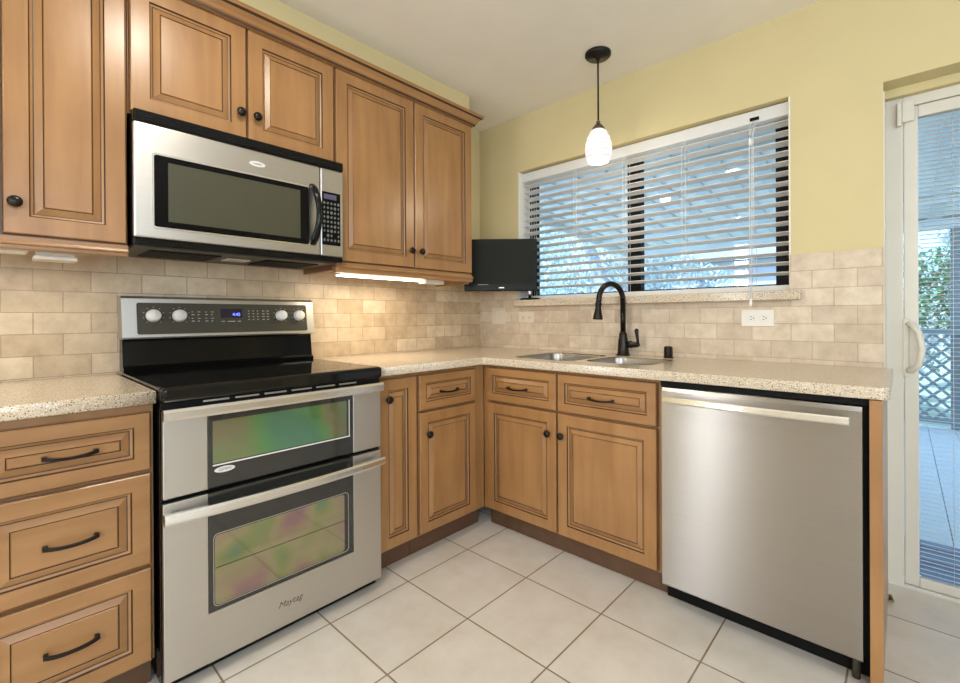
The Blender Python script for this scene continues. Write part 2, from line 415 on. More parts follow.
def pull(F, u0, u1, v, parent, w=0.021):
    bm = nb(); n = 14; rings = []
    for i in range(n + 1):
        t = i / n; uu = u0 + (u1 - u0) * t
        arc = 0.022 - 0.010 * (2 * t - 1) ** 4
        sag = -0.006 * math.sin(PI * t)
        hh = 0.0052 - 0.0014 * math.sin(PI * t)
        rings.append([bm.verts.new(F.pt(uu, v + sag + b * hh, w + arc + a * 0.0035)) for a, b in ((-1, -1), (1, -1), (1, 1), (-1, 1))])
    for a, b in zip(rings, rings[1:]):
        for k in range(4): bm.faces.new((a[k], b[k], b[(k + 1) % 4], a[(k + 1) % 4]))
    bm.faces.new(rings[0]); bm.faces.new(rings[-1][::-1])
    for uu in (u0 + 0.006, u1 - 0.006):
        F.box(bm, uu - 0.005, uu + 0.005, v - 0.0052, v + 0.0052, w, w + 0.016, 0.001)
    bmesh.ops.recalc_face_normals(bm, faces=bm.faces)
    return finish('handle', bm, M['bronze'], parent)

def text_mesh(name, body, F, u, v, w, size, mat, parent, depth=0.0004, shear=0.0, sx=1.0, align='CENTER'):
    cu = bpy.data.curves.new(name, 'FONT'); cu.body = body; cu.size = size; cu.extrude = depth; cu.align_x = align; cu.align_y = 'CENTER'; cu.shear = shear
    to = bpy.data.objects.new(name + '_tmp', cu); COL.objects.link(to)
    dg = bpy.context.evaluated_depsgraph_get(); me = bpy.data.meshes.new_from_object(to.evaluated_get(dg))
    bpy.data.objects.remove(to); bm = nb(); bm.from_mesh(me); bpy.data.meshes.remove(me)
    for vv in bm.verts: vv.co = F.pt(u + vv.co.x * sx, v + vv.co.y, w + vv.co.z)
    bmesh.ops.recalc_face_normals(bm, faces=bm.faces)
    for f in bm.faces: f.material_index = 0
    return finish(name, bm, mat, parent)

def poly_slab(name, outlines, z0, z1, bev, mat, parent=None):
    """flat slab from closed outlines (the first outer, the rest holes)"""
    cu = bpy.data.curves.new(name, 'CURVE'); cu.dimensions = '2D'; cu.fill_mode = 'BOTH'
    cu.extrude = (z1 - z0) / 2 - bev; cu.bevel_depth = bev; cu.bevel_resolution = 2; cu.offset = -bev
    for pts in outlines:
        s = cu.splines.new('POLY'); s.points.add(len(pts) - 1)
        for p, q in zip(s.points, pts): p.co = (q[0], q[1], 0, 1)
        s.use_cyclic_u = True
    to = bpy.data.objects.new(name + '_tmp', cu); COL.objects.link(to)
    dg = bpy.context.evaluated_depsgraph_get(); me = bpy.data.meshes.new_from_object(to.evaluated_get(dg))
    bpy.data.objects.remove(to); bm = nb(); bm.from_mesh(me); bpy.data.meshes.remove(me)
    bmesh.ops.translate(bm, verts=bm.verts, vec=(0, 0, (z0 + z1) / 2))
    bmesh.ops.remove_doubles(bm, verts=bm.verts, dist=1e-5)
    bmesh.ops.recalc_face_normals(bm, faces=bm.faces)
    return finish(name, bm, mat, parent)

# ------------------------------------------------------------------ the room
RX, RY = 4.8, -5.1
WT = 0.22
WX0, WX1, WZ0, WZ1 = 0.362, 1.928, 1.212, 2.110       # window opening
DX0, DX1, DZ1 = 2.245, 4.02, 2.060                     # sliding door opening
bm = nb(); box(bm, -0.15, RX + 0.1, RY - 0.1, 0.13, -0.06, 0.0)
struct('floor', bm, M['floor'], 'cream square floor tiles with brown grout')
bm = nb(); box(bm, -0.15, RX + 0.1, RY - 0.1, WT, CEIL, CEIL + 0.1)
struct('ceiling', bm, M['ceiling'], 'plain off-white kitchen ceiling')
bm = nb()
def wall_with_holes(bm, xs, zs, holes, y0, y1):
    for i in range(len(xs) - 1):
        for j in range(len(zs) - 1):
            xm, zm = (xs[i] + xs[i + 1]) / 2, (zs[j] + zs[j + 1]) / 2
            if any(h[0] < xm < h[1] and h[2] < zm < h[3] for h in holes): continue
            box(bm, xs[i], xs[i + 1], y0, y1, zs[j], zs[j + 1])
wall_with_holes(bm, [-0.15, WX0, WX1, DX0, DX1, RX + 0.1], [0, WZ0, DZ1, WZ1, CEIL], [(WX0, WX1, WZ0, WZ1), (DX0, DX1, 0, DZ1)], 0, WT)
box(bm, DX0, DX1, 0.10, WT, DZ1 - 0.034, DZ1)
bmesh.ops.remove_doubles(bm, verts=bm.verts, dist=1e-5)
# drop the faces that two neighbouring blocks share
dead = {}
for f in bm.faces: dead.setdefault(tuple(round(c, 4) for c in f.calc_center_median()), []).append(f)
bmesh.ops.delete(bm, geom=[f for fs in dead.values() if len(fs) > 1 for f in fs], context='FACES')
struct('wall_back', bm, M['wall'], 'pale yellow wall with the window and the sliding door')
bm = nb(); box(bm, -0.15, 0, RY - 0.1, 0, 0, CEIL)
struct('wall_left', bm, M['wall'], 'pale yellow wall behind the range and the wall cabinets')
bm = nb(); box(bm, 0.0, 0.325, RY, -0.425, CT + 0.0525, CEIL)
struct('wall_soffit', bm, M['wall'], 'pale yellow soffit over the wall cabinets')
def holed_wall(name, axis, pos, th, a0, a1, holes, label):
    bm = nb(); cuts = sorted({a0, a1, *[h[0] for h in holes], *[h[1] for h in holes]})
    zs = sorted({0, CEIL, *[h[2] for h in holes], *[h[3] for h in holes]})
    for i in range(len(cuts) - 1):
        for j in range(len(zs) - 1):
            am, zm = (cuts[i] + cuts[i + 1]) / 2, (zs[j] + zs[j + 1]) / 2
            if any(h[0] < am < h[1] and h[2] < zm < h[3] for h in holes): continue
            if axis == 'y': box(bm, cuts[i], cuts[i + 1], pos - th, pos, zs[j], zs[j + 1])
            else: box(bm, pos, pos + th, cuts[i], cuts[i + 1], zs[j], zs[j + 1])
    struct(name, bm, M['plain_wall'], label)
holed_wall('wall_front', 'y', RY, 0.1, -0.15, RX + 0.1, [(0.30, 0.54, 0.1, 2.3), (2.82, 4.68, 0.9, 2.36)], 'wall behind the camera with openings added for the fill lamps')
holed_wall('wall_right', 'x', RX, 0.1, RY, 0, [(-4.25, -1.55, 0.9, 2.36)], 'wall on the right with a wide opening added for the fill lamp')

# travertine splashback
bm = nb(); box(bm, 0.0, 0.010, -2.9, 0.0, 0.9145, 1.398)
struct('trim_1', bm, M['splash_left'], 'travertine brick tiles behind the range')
bm = nb()
box(bm, 0.010, WX0, -0.010, 0.0, 0.9145, 1.398); box(bm, WX0, WX1, -0.010, 0.0, 0.9145, WZ0 - 0.001); box(bm, WX1, DX0, -0.010, 0.0, 0.9145, 1.398)
struct('trim_2', bm, M['splash_back_lit'], 'travertine brick tiles below and beside the window')

# ------------------------------------------------------------------ window
win = thing('window_1', 'dark-framed sliding window over the sink', 'window', ((WX0 + WX1) / 2, 0.14, WZ0), kind='structure')
bm = nb(); fy0, fy1 = 0.118, 0.165
box(bm, WX0, WX0 + 0.058, fy0, fy1, WZ0 + .03, WZ1, 0.002); box(bm, WX1 - 0.078, WX1, fy0, fy1, WZ0 + .03, WZ1, 0.002)
box(bm, WX0, WX1, fy0, fy1, WZ1 - 0.05, WZ1, 0.002); box(bm, WX0, WX1, fy0, fy1, WZ0, WZ0 + 0.066, 0.002)
finish('window_frame', bm, M['dark_frame'], win)
bx('center_stile', M['dark_frame'], win, 1.098, 1.178, fy0 - 0.004, fy1, WZ0 + 0.066, WZ1 - 0.05, 0.002)
bx('pane', M['glass'], win, WX0 + 0.05, 1.105, 0.138, 0.144, WZ0 + 0.06, WZ1 - 0.045)
bx('pane', M['glass'], win, 1.170, WX1 - 0.07, 0.138, 0.144, WZ0 + 0.06, WZ1 - 0.045)
sill = bx('window_sill', M['quartz'], win, WX0 - 0.0, 1.972, -0.052, -0.0105, 1.197, 1.240, 0.004)
sill2 = bx('inner_sill', M['quartz'], win, WX0 + 0.001, WX1 - 0.001, -0.010, 0.117, WZ0 + 0.001, 1.240)
bm = nb()
for a, b in ((WX0, WX0 + 0.006), (WX1 - 0.006, WX1)): box(bm, a, b, 0.0, 0.117, 1.241, WZ1 - 0.001)
finish('side_lining', bm, M['white_trim'], win)

# blind
bl = thing('window_blind', 'white horizontal slat blind with open slats hanging in the window', 'blind', ((WX0 + WX1) / 2, 0.07, 1.25))
BX0, BX1 = 0.376, 1.916
bx('headrail', M['slat'], bl, WX0 + 0.008, WX1 - 0.008, 0.030, 0.092, 2.042, 2.100, 0.002)
bm = nb()
zt = 2.018; nsl = 16; pitch = 0.0463
for i in range(nsl):
    z = zt - i * pitch
    # a slat with a gentle crown, 50 mm deep
    pr = [(a, b - a * 0.20) for a, b in ((-0.025, -0.0012), (-0.012, 0.0008), (0, 0.0016), (0.012, 0.0008), (0.025, -0.0012))]
    for x0_, x1_ in ((BX0, BX1),):
        top = [[bm.verts.new((x, 0.067 + a, z + b + 0.0014)) for a, b in pr] for x in (x0_, x1_)]
        bot = [[bm.verts.new((x, 0.067 + a, z + b - 0.0014)) for a, b in pr] for x in (x0_, x1_)]
        for k in range(4):
            bm.faces.new((top[0][k], top[1][k], top[1][k + 1], top[0][k + 1]))
            bm.faces.new((bot[0][k + 1], bot[1][k + 1], bot[1][k], bot[0][k]))
        bm.faces.new((top[0][0], bot[0][0], bot[1][0], top[1][0])); bm.faces.new((top[0][4], top[1][4], bot[1][4], bot[0][4]))
        for e in (0, 1):
            bm.faces.new(top[e] + bot[e][::-1])
bmesh.ops.recalc_face_normals(bm, faces=bm.faces)
finish('slats', bm, M['slat'], bl)
bx('bottom_rail', M['slat'], bl, BX0, BX1, 0.042, 0.092, 1.2415, 1.268, 0.003)
for x in (0.428, 0.775, 1.104, 1.437, 1.755):
    bm = nb()
    for dy in (-0.026, 0.026):
        for dx in (0, 0.018): tube(bm, [(x + dx, 0.067 + dy, 1.262), (x + dx, 0.067 + dy, 2.045)], 0.0013, 5)
    finish('ladder_cord', bm, M['cord'], bl)
pc = nb()
for dx in (0, 0.012): tube(pc, [(1.778 + dx, 0.024, 2.05), (1.778 + dx, -0.060, 1.95 if dx else 1.95), (1.778 + dx * 0.5, -0.062, 1.205)], 0.0016, 5)
pco = finish('pull_cord', pc, M['cord'], bl)
for z in (1.925, 1.186):
    bm = nb(); lathe(bm, [(0, 0.0025), (0.004, 0.006), (0.022, 0.0075), (0.034, 0.0035), (0.036, 0.001)], (1.781, -0.061, z + 0.018), (0, 0, -1), 12)
    finish('tassel', bm, M['cord'], pco)
bm = nb(); box(bm, 1.762, 1.800, 0.022, 0.030, 2.052, 2.066, 0.001); finish('cord_lock', bm, M['black_matte'], bl)

# ------------------------------------------------------------------ sliding door
dr = thing('door_1', 'white sliding glass door with blinds between the panes', 'door', ((DX0 + DX1) / 2, 0.16, 0), kind='structure')
y0, y1 = 0.130, 0.215
bm = nb()
box(bm, DX0, DX0 + 0.058, y0, y1, 0, DZ1 - 0.034, 0.003); box(bm, DX1 - 0.055, DX1, y0, y1, 0, DZ1 - 0.034, 0.003)
box(bm, DX0 + 0.058, DX1 - 0.055, y0, y1, 1.985, DZ1 - 0.034, 0.003); box(bm, DX0 + 0.058, DX1 - 0.055, y0, y1, 0, 0.012, 0.001)
finish('outer_frame', bm, M['door_white'], dr)
bx('jamb_lining', M['door_white'], dr, DX0, DX0 + 0.004, 0.0, 0.13, 0.0, DZ1 - 0.036)
def sash(xa, xb, ya, yb, name):
    bm = nb(); s = 0.045
    box(bm, xa, xa + s, ya, yb, 0.014, 1.983, 0.004); box(bm, xb - s, xb, ya, yb, 0.014, 1.983, 0.004)
    box(bm, xa + s, xb - s, ya, yb, 1.935, 1.983, 0.004); box(bm, xa + s, xb - s, ya, yb, 0.014, 0.052, 0.004)
    so = finish(name, bm, M['door_white'], dr)
    bx('pane', M['door_pane'], so, xa + s, xb - s, (ya + yb) / 2 + 0.008, (ya + yb) / 2 + 0.012, 0.052, 1.935)
    bm = nb(); z = 1.925; yc = (ya + yb) / 2 - 0.004
    while z > 0.06:
        a = math.radians(8); h = 0.006
        v = [bm.verts.new((x, yc + s_ * h * math.cos(a), z - s_ * h * math.sin(a) + t)) for t in (0.0005, -0.0005) for x, s_ in ((xa + s + .003, -1), (xb - s - .003, -1), (xb - s - .003, 1), (xa + s + .003, 1))]
        bm.faces.new(v[:4]); bm.faces.new(v[4:][::-1])
        for k in range(4): bm.faces.new((v[k], v[k + 4], v[(k + 1) % 4 + 4], v[(k + 1) % 4]))
        z -= 0.0175
    for x in (xa + s + 0.10, (xa + xb) / 2, xb - s - 0.10):
        tube(bm, [(x, yc - 0.007, 0.055), (x, yc - 0.007, 1.93)], 0.0008, 4)
    bmesh.ops.recalc_face_normals(bm, faces=bm.faces)
    finish('built_in_blind', bm, M['slat'], so)
    return so
s1 = sash(2.304, 3.17, 0.136, 0.168, 'sliding_panel')
s2 = sash(3.13, 3.965, 0.176, 0.208, 'fixed_panel')
bm = nb()
hx, hy = 2.322, 0.136
tube(bm, [(hx - .006, hy, 0.900), (hx + .006, hy - 0.03, 0.900), (hx + .026, hy - 0.045, 0.925), (hx + .036, hy - 0.050, 0.99), (hx + .026, hy - 0.045, 1.055), (hx + .006, hy - 0.03, 1.088), (hx - .006, hy, 1.09)], 0.0115, 10)
box(bm, hx - 0.022, hx - 0.002, hy - 0.010, hy - 0.0, 0.875, 1.112, 0.003)
finish('handle', bm, M['door_white'], s1)
bm = nb(); box(bm, 2.285, 2.300, 0.106, 0.130, 1.905, 2.000, 0.003); box(bm, 2.300, 2.338, 0.118, 0.130, 1.920, 2.006, 0.003)
finish('latch_bracket', bm, M['door_white'], dr)
bm = nb(); tube(bm, [(2.262, -0.02, 0.0), (2.262, -0.02, 0.018)], 0.006, 10); tube(bm, [(2.262, -0.02, 0.016), (2.268, -0.062, 0.016)], 0.0055, 10)
tag(finish('door_stop', bm, M['brass']), 'small brass door stop on the floor tile beside the end panel', 'door stop')

# ------------------------------------------------------------------ cabinets
FU = Face('L', 0.330); FL = Face('L', 0.609); FB = Face('B', -0.609)

def wall_cabinet(y0, y1, z0, z1, doors, knobs, label, rail=True, z_rail=1.322):
    t = thing('wall_cabinet', label, 'cabinet', (0.16, (y0 + y1) / 2, z0))
    bm = nb(); box(bm, 0.001 if z0 > 1.5 else 0.0105, 0.33, y0, y1, z0, z1, 0.001)
    finish('body', bm, M['wood_z'], t)
    ds = []
    for (a, b) in doors: ds.append(raised_panel('door', FU, a, b, z0 + 0.006, z1 - 0.010, t, 0.055))
    for i, (u, v) in knobs: knob(FU, u, v, ds[i])
    if rail:
        bm = nb(); box(bm, 0.325, 0.352, y0 - 0.0, y1, z_rail + 0.002, z0 - 0.012, 0.004); box(bm, 0.320, 0.362, y0, y1, z0 - 0.026, z0 - 0.016, 0.004)
        box(bm, 0.31, 0.345, y0, y1, z0 - 0.019, z0, 0.0)
        finish('light_rail', bm, M['wood_y'], t)
    return t
CT = 2.300
wall_cabinet(-2.672, -2.083, 1.376, CT, [(-2.668, -2.379), (-2.373, -2.087)], [(0, (-2.41, 1.475)), (1, (-2.348, 1.475))],
             'tall maple wall cabinet left of the microwave, with one black knob in view', z_rail=1.336)
cb = wall_cabinet(-2.081, -1.329, 1.834, CT, [(-2.077, -1.708), (-1.702, -1.333)], [(0, (-1.733, 1.942)), (1, (-1.672, 1.942))],
             'short two-door maple wall cabinet directly above the microwave', rail=False)
cc = wall_cabinet(-1.327, -0.430, 1.388, CT, [(-1.322, -0.872), (-0.866, -0.434)], [(0, (-0.899, 1.484)), (1, (-0.832, 1.484))],
             'tall two-door maple wall cabinet right of the microwave, nearest the window', z_rail=1.338)
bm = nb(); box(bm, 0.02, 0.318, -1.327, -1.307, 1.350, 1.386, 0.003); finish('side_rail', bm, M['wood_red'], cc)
bm = nb(); box(bm, 0.02, 0.318, -0.448, -0.430, 1.330, 1.386, 0.003); finish('side_rail', bm, M['wood_y'], cc)

# crown moulding: one run swept along the cabinets and round the end
prof = [(0.000, CT - 0.012), (0.012, CT - 0.010), (0.014, CT), (0.020, CT + 0.004), (0.024, CT + 0.016), (0.038, CT + 0.030), (0.048, CT + 0.036), (0.050, CT + 0.052), (0.0, CT + 0.052)]
gl = {2, 5}
bm = nb(); secs = []
for (x, y, dx, dy) in ((0.353, -2.69, 1, 0), (0.353, -0.428, 1, 1), (0.0, -0.428, 0, 1)):
    secs.append([bm.verts.new((x + dx * a, y + dy * a, z)) for a, z in prof])
for a, b in zip(secs, secs[1:]):
    for k in range(len(prof)):
        f = bm.faces.new((a[k], a[(k + 1) % len(prof)], b[(k + 1) % len(prof)], b[k]))
        f.material_index = 1 if k in (1, 5) else 0
bm.faces.new(secs[0][::-1]); bm.faces.new(secs[-1])
bmesh.ops.recalc_face_normals(bm, faces=bm.faces)
tag(finish('crown_molding', bm, [M['wood_y'], M['glaze']]), 'stepped maple crown moulding running along the top of the wall cabinets', 'moulding')

def base_cabinet(F, u0, u1, label, drawers=(), doors=(), name='base_cabinet', shut=None):
    a = F.pt((u0 + u1) / 2, 0, -0.3); t = thing(name, label, 'cabinet', (a.x, a.y, 0))
    bm = nb()
    F.box(bm, u0, u1, 0.100, 0.8755, -0.019, 0.0, 0.0)                       # face frame
    depth = -0.598
    F.box(bm, u0, u0 + 0.016, 0.100, 0.8755, depth, -0.019); F.box(bm, u1 - 0.016, u1, 0.100, 0.8755, depth, -0.019)
    F.box(bm, u0 + 0.016, u1 - 0.016, 0.100, 0.118, depth, -0.019); F.box(bm, u0 + 0.016, u1 - 0.016, 0.118, 0.8755, depth, depth + 0.01)
    finish('body', bm, M['wood_z'], t)
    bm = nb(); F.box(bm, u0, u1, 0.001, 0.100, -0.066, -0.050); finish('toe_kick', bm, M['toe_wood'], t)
    for (a_, b_, v0, v1, pl) in drawers:
        d = raised_panel('drawer', F, a_, b_, v0, v1, t, 0.040 if v1 - v0 < 0.2 else 0.046, True)
        if pl: pull(F, pl[0], pl[1], pl[2], d)
    for (a_, b_, v0, v1, kn, rl) in doors:
        d = raised_panel('door', F, a_, b_, v0, v1, t, rl)
        if kn: knob(F, kn[0], kn[1], d)
    return t
base_cabinet(FL, -2.50, -2.070, 'maple three-drawer base cabinet left of the range with arched black pulls',
             drawers=[(-2.445, -2.078, 0.678, 0.850, (-2.311, -2.198, 0.764)), (-2.445, -2.078, 0.397, 0.668, (-2.311, -2.198, 0.530)), (-2.445, -2.078, 0.106, 0.386, (-2.311, -2.198, 0.248))], name='drawer_cabinet')
base_cabinet(FL, -1.300, -1.076, 'narrow maple base cabinet with one tall door, directly right of the range', doors=[(-1.290, -1.081, 0.110, 0.858, (-1.243, 0.770), 0.050)], name='narrow_base_cabinet')
base_cabinet(FL, -1.074, -0.612, 'maple base cabinet with one drawer over one door, in the inner corner',
             drawers=[(-1.066, -0.692, 0.690, 0.858, (-0.945, -0.825, 0.770))], doors=[(-1.066, -0.692, 0.110, 0.680, (-1.018, 0.576), 0.048)])
base_cabinet(FB, 0.612, 1.588, 'wide maple sink base cabinet with two doors under two drawer fronts, left of the dishwasher',
             drawers=[(0.650, 1.091, 0.686, 0.862, (0.800, 0.925, 0.768)), (1.099, 1.572, 0.686, 0.862, (1.266, 1.390, 0.768))],
             doors=[(0.650, 1.091, 0.110, 0.676, (1.052, 0.576), 0.050), (1.099, 1.572, 0.110, 0.676, (1.126, 0.576), 0.052)], name='sink_base_cabinet')
# end panel beside the dishwasher
ep = thing('end_panel', 'maple end panel closing off the counter run at the right of the dishwasher', 'cabinet panel', (2.238, -0.33, 0))
bx('panel', M['wood_z'], ep, 2.232, 2.254, -0.640, -0.002, 0.001, 0.8755, 0.001)
bx('front_edge', M['wood_z'], ep, 2.226, 2.256, -0.664, -0.640, 0.001, 0.8755, 0.001)

# ------------------------------------------------------------------ worktops
def arc(cx, cy, r, a0, a1, n=6): return [(cx + r * math.cos(math.radians(a0 + (a1 - a0) * i / n)), cy + r * math.sin(math.radians(a0 + (a1 - a0) * i / n))) for i in range(n + 1)]
def rrect(x0, x1, y0, y1, r): return arc(x1 - r, y0 + r, r, -90, 0) + arc(x1 - r, y1 - r, r, 0, 90) + arc(x0 + r, y1 - r, r, 90, 180) + arc(x0 + r, y0 + r, r, 180, 270)
o = poly_slab('countertop', [[(0.001, -2.50), (0.652, -2.50), (0.652, -2.070), (0.001, -2.070)]], 0.8765, 0.914, 0.003, M['quartz'])
tag(o, 'short speckled beige quartz worktop on the drawer cabinet left of the range', 'countertop')
XE = 2.272
outer = [(0.001, -0.001), (0.001, -1.302), (0.652, -1.302), (0.652, -0.668), (0.657, -0.657), (0.668, -0.652)] + arc(XE - 0.03, -0.652 + 0.03, 0.03, -90, 0) + [(XE, -0.001)]
B1 = (0.735, 1.115, -0.545, -0.120); B2 = (1.145, 1.485, -0.500, -0.150)
h1 = rrect(*B1, 0.07)[::-1]; h2 = rrect(*B2, 0.07)[::-1]
o = poly_slab('countertop', [outer, h1, h2], 0.8765, 0.914, 0.003, M['quartz'])
tag(o, 'long L-shaped speckled beige quartz worktop around the corner over the sink and dishwasher', 'countertop')

# sink
sk = thing('sink', 'double-bowl stainless steel sink set under the worktop beneath the window', 'sink', (1.11, -0.33, 0.70))
for bname, (x0, x1, y0_, y1_), dep in (('large_bowl', B1, 0.19), ('small_bowl', B2, 0.16)):
    bm = nb(); rings = []
    for ins, z, r in ((0.0006, 0.9128, 0.07), (0.0022, 0.9132, 0.07), (0.004, 0.905, 0.07), (0.006, 0.868, 0.07), (0.012, 0.876 - dep + 0.03, 0.06), (0.025, 0.876 - dep + 0.006, 0.05), (0.05, 0.876 - dep, 0.04)):
        rings.append([bm.verts.new((x, y, z)) for x, y in rrect(x0 + ins, x1 - ins, y0_ + ins, y1_ - ins, r)])
    for a, b in zip(rings, rings[1:]):
        for k in range(len(a)): bm.faces.new((a[k], a[(k + 1) % len(a)], b[(k + 1) % len(a)], b[k])).smooth = True
    bm.faces.new(rings[-1])
    bowl = finish(bname, bm, M['sink_steel'], sk)
    bm = nb(); lathe(bm, [(0, 0.042), (0.003, 0.042), (0.003, 0.034), (0.001, 0.03), (0.001, 0.001)], ((x0 + x1) / 2, (y0_ + y1_) / 2, 0.876 - dep + 0.0005), (0, 0, 1), 20)
    finish('drain', bm, M['chrome'], bowl)

# faucet
fx, fy = 1.160, -0.078
fc = thing('faucet', 'oil-rubbed black gooseneck faucet standing behind the sink', 'faucet', (fx, fy, 0.9145))
bm = nb(); lathe(bm, [(0, 0.036), (0.006, 0.036), (0.010, 0.031), (0.05, 0.0285), (0.085, 0.0255), (0.105, 0.021), (0.115, 0.0225), (0.122, 0.018), (0.130, 0.016)], (fx, fy, 0.9145), (0, 0, 1), 24)
finish('faucet_base', bm, M['bronze'], fc)
spx, spy = fx - 0.055, fy - 0.165
bm = nb(); pts = [(fx, fy, 1.035), (fx, fy, 1.215)]
n = 16; R = 0.088
for i in range(n + 1):
    a = PI * i / n * 0.985
    t = (1 - math.cos(a)) / 2
    pts.append((fx + (spx - fx) * t, fy + (spy - fy) * t, 1.215 + R * math.sin(a)))
pts.append((spx - 0.002, spy - 0.004, 1.185))
tube(bm, pts, 0.0148, 14); finish('gooseneck', bm, M['bronze'], fc)
bm = nb(); lathe(bm, [(0, 0.0145), (0.006, 0.0175), (0.014, 0.0175), (0.018, 0.0150), (0.035, 0.0160), (0.075, 0.024), (0.088, 0.0265), (0.092, 0.024)], (spx - 0.001, spy - 0.003, 1.203), (-0.02, -0.06, -1), 20)
finish('spray_head', bm, M['bronze'], fc)
bm = nb()
lathe(bm, [(0, 0.016), (0.022, 0.018), (0.03, 0.021), (0.038, 0.017), (0.058, 0.015), (0.070, 0.013), (0.078, 0.007)], (fx + 0.016, fy, 0.975), (1, 0, 0), 16)
tube(bm, [(fx + 0.084, fy, 0.975), (fx + 0.086, fy - 0.004, 1.000), (fx + 0.082, fy - 0.006, 1.030), (fx + 0.080, fy - 0.006, 1.052), (fx + 0.080, fy - 0.006, 1.062)], [0.010, 0.007, 0.009, 0.012, 0.005], 12)
finish('lever', bm, M['bronze'], fc)
bm = nb(); lathe(bm, [(0, 0.024), (0.004, 0.024), (0.005, 0.0215), (0.052, 0.0215), (0.058, 0.018), (0.059, 0.002)], (1.408, -0.078, 0.9145), (0, 0, 1), 20)
ag = finish('air_gap', bm, M['bronze']); tag(ag, 'small round dark bronze air gap cap on the worktop right of the faucet', 'air gap')

# ------------------------------------------------------------------ dishwasher
DWY = -0.668
dw = thing('dishwasher', 'brushed stainless steel dishwasher with a bar handle between sink cabinet and end panel', 'dishwasher', (1.91, -0.33, 0))
bx('tub', M['black_matte'], dw, 1.592, 2.224, -0.625, -0.02, 0.092, 0.8755)
bm = nb(); n = 10
# the door panel: slightly bowed sheet
xs = [1.608 + (2.210 - 1.608) * i / n for i in range(n + 1)]
zs = [0.092, 0.098, 0.84, 0.853]
def dwy(x, z):
    t = (x - 1.909) / 0.301
    y = DWY
    if z > 0.85 or z < 0.095: y += 0.006
    return y
grid = [[bm.verts.new((x, dwy(x, z), z)) for x in xs] for z in zs]
for j in range(len(zs) - 1):
    for i in range(n): bm.faces.new((grid[j][i], grid[j][i + 1], grid[j + 1][i + 1], grid[j + 1][i]))
bk = [[bm.verts.new((x, -0.630, z)) for x in (xs[0], xs[-1])] for z in (zs[0], zs[-1])]
bm.faces.new([grid[k][0] for k in range(4)] + [bk[1][0], bk[0][0]]); bm.faces.new([grid[k][-1] for k in range(3, -1, -1)] + [bk[0][1], bk[1][1]])
bm.faces.new(grid[0][::-1] + [bk[0][0], bk[0][1]]); bm.faces.new(grid[-1] + [bk[1][1], bk[1][0]])
bmesh.ops.recalc_face_normals(bm, faces=bm.faces)
dwd = finish('door', bm, M['steel'], dw)
bm = nb(); hx0, hx1 = 1.628, 2.182; rings = []
for i in range(15):
    t = i / 14; x = hx0 + (hx1 - hx0) * t; yy = DWY - 0.040 - 0.012 * math.sin(PI * t)
    rings.append([bm.verts.new((x, yy + a * 0.007, 0.815 + b * 0.0118)) for a, b in ((-0.7, -1), (0.9, -1), (0.9, 1), (-0.7, 1), (-1, 0.6), (-1, -0.6))])
for a, b in zip(rings, rings[1:]):
    for k in range(6): bm.faces.new((a[k], b[k], b[(k + 1) % 6], a[(k + 1) % 6]))
bm.faces.new(rings[0]); bm.faces.new(rings[-1][::-1])
for x in (hx0 + 0.012, hx1 - 0.012): box(bm, x - 0.01, x + 0.01, DWY - 0.042, DWY + 0.004, 0.804, 0.824, 0.002)
bmesh.ops.recalc_face_normals(bm, faces=bm.faces)
finish('handle', bm, M['steel_bright'], dwd)
bx('kick_plate', M['black_matte'], dw, 1.592, 2.224, -0.575, -0.560, 0.002, 0.0915)
bm = nb(); tube(bm, [(2.19, -0.600, 0.001), (2.19, -0.600, 0.093)], 0.011, 12); finish('foot', bm, M['panel_grey'], dw)
bx('top_strip', M['black_matte'], dw, 1.594, 2.222, -0.640, -0.626, 0.855, 0.8755)

# ------------------------------------------------------------------ range
RY0, RY1 = -2.064, -1.308
FR = Face('L', 0.660)
rg = thing('range', 'stainless double-oven electric range with a black glass cooktop', 'range', (0.33, (RY0 + RY1) / 2, 0))
bx('body', M['black_gloss'], rg, 0.012, 0.655, RY0 + 0.002, RY1 - 0.002, 0.03, 0.905)
for (x, y) in ((0.06, RY0 + 0.05), (0.60, RY0 + 0.05), (0.06, RY1 - 0.05), (0.60, RY1 - 0.05)):
    bm = nb(); tube(bm, [(x, y, 0.001), (x, y, 0.03)], 0.016, 12); finish('foot', bm, M['black_matte'], rg)
bm = nb(); box(bm, 0.085, 0.668, RY0 - 0.001, RY1 + 0.001, 0.906, 0.924, 0.006)
box(bm, 0.640, 0.692, RY0, RY1, 0.878, 0.9235, 0.012, seg=4)
ct = finish('cooktop', bm, M['black_glass'], rg)
for (cx_, cy_, r) in ((0.24, RY0 + 0.19, 0.085), (0.50, RY0 + 0.20, 0.11), (0.24, RY1 - 0.19, 0.075), (0.50, RY1 - 0.20, 0.10), (0.2, (RY0 + RY1) / 2, 0.05)):
    bm = nb(); a_, b_ = [], []
    for k in range(40):
        th = 2 * PI * k / 40
        a_.append(bm.verts.new((cx_ + r * math.cos(th), cy_ + r * math.sin(th), 0.9244))); b_.append(bm.verts.new((cx_ + (r - 0.003) * math.cos(th), cy_ + (r - 0.003) * math.sin(th), 0.9244)))
    for k in range(40): bm.faces.new((a_[k], a_[(k + 1) % 40], b_[(k + 1) % 40], b_[k]))
    finish('burner_ring', bm, M['door_glass'], ct)
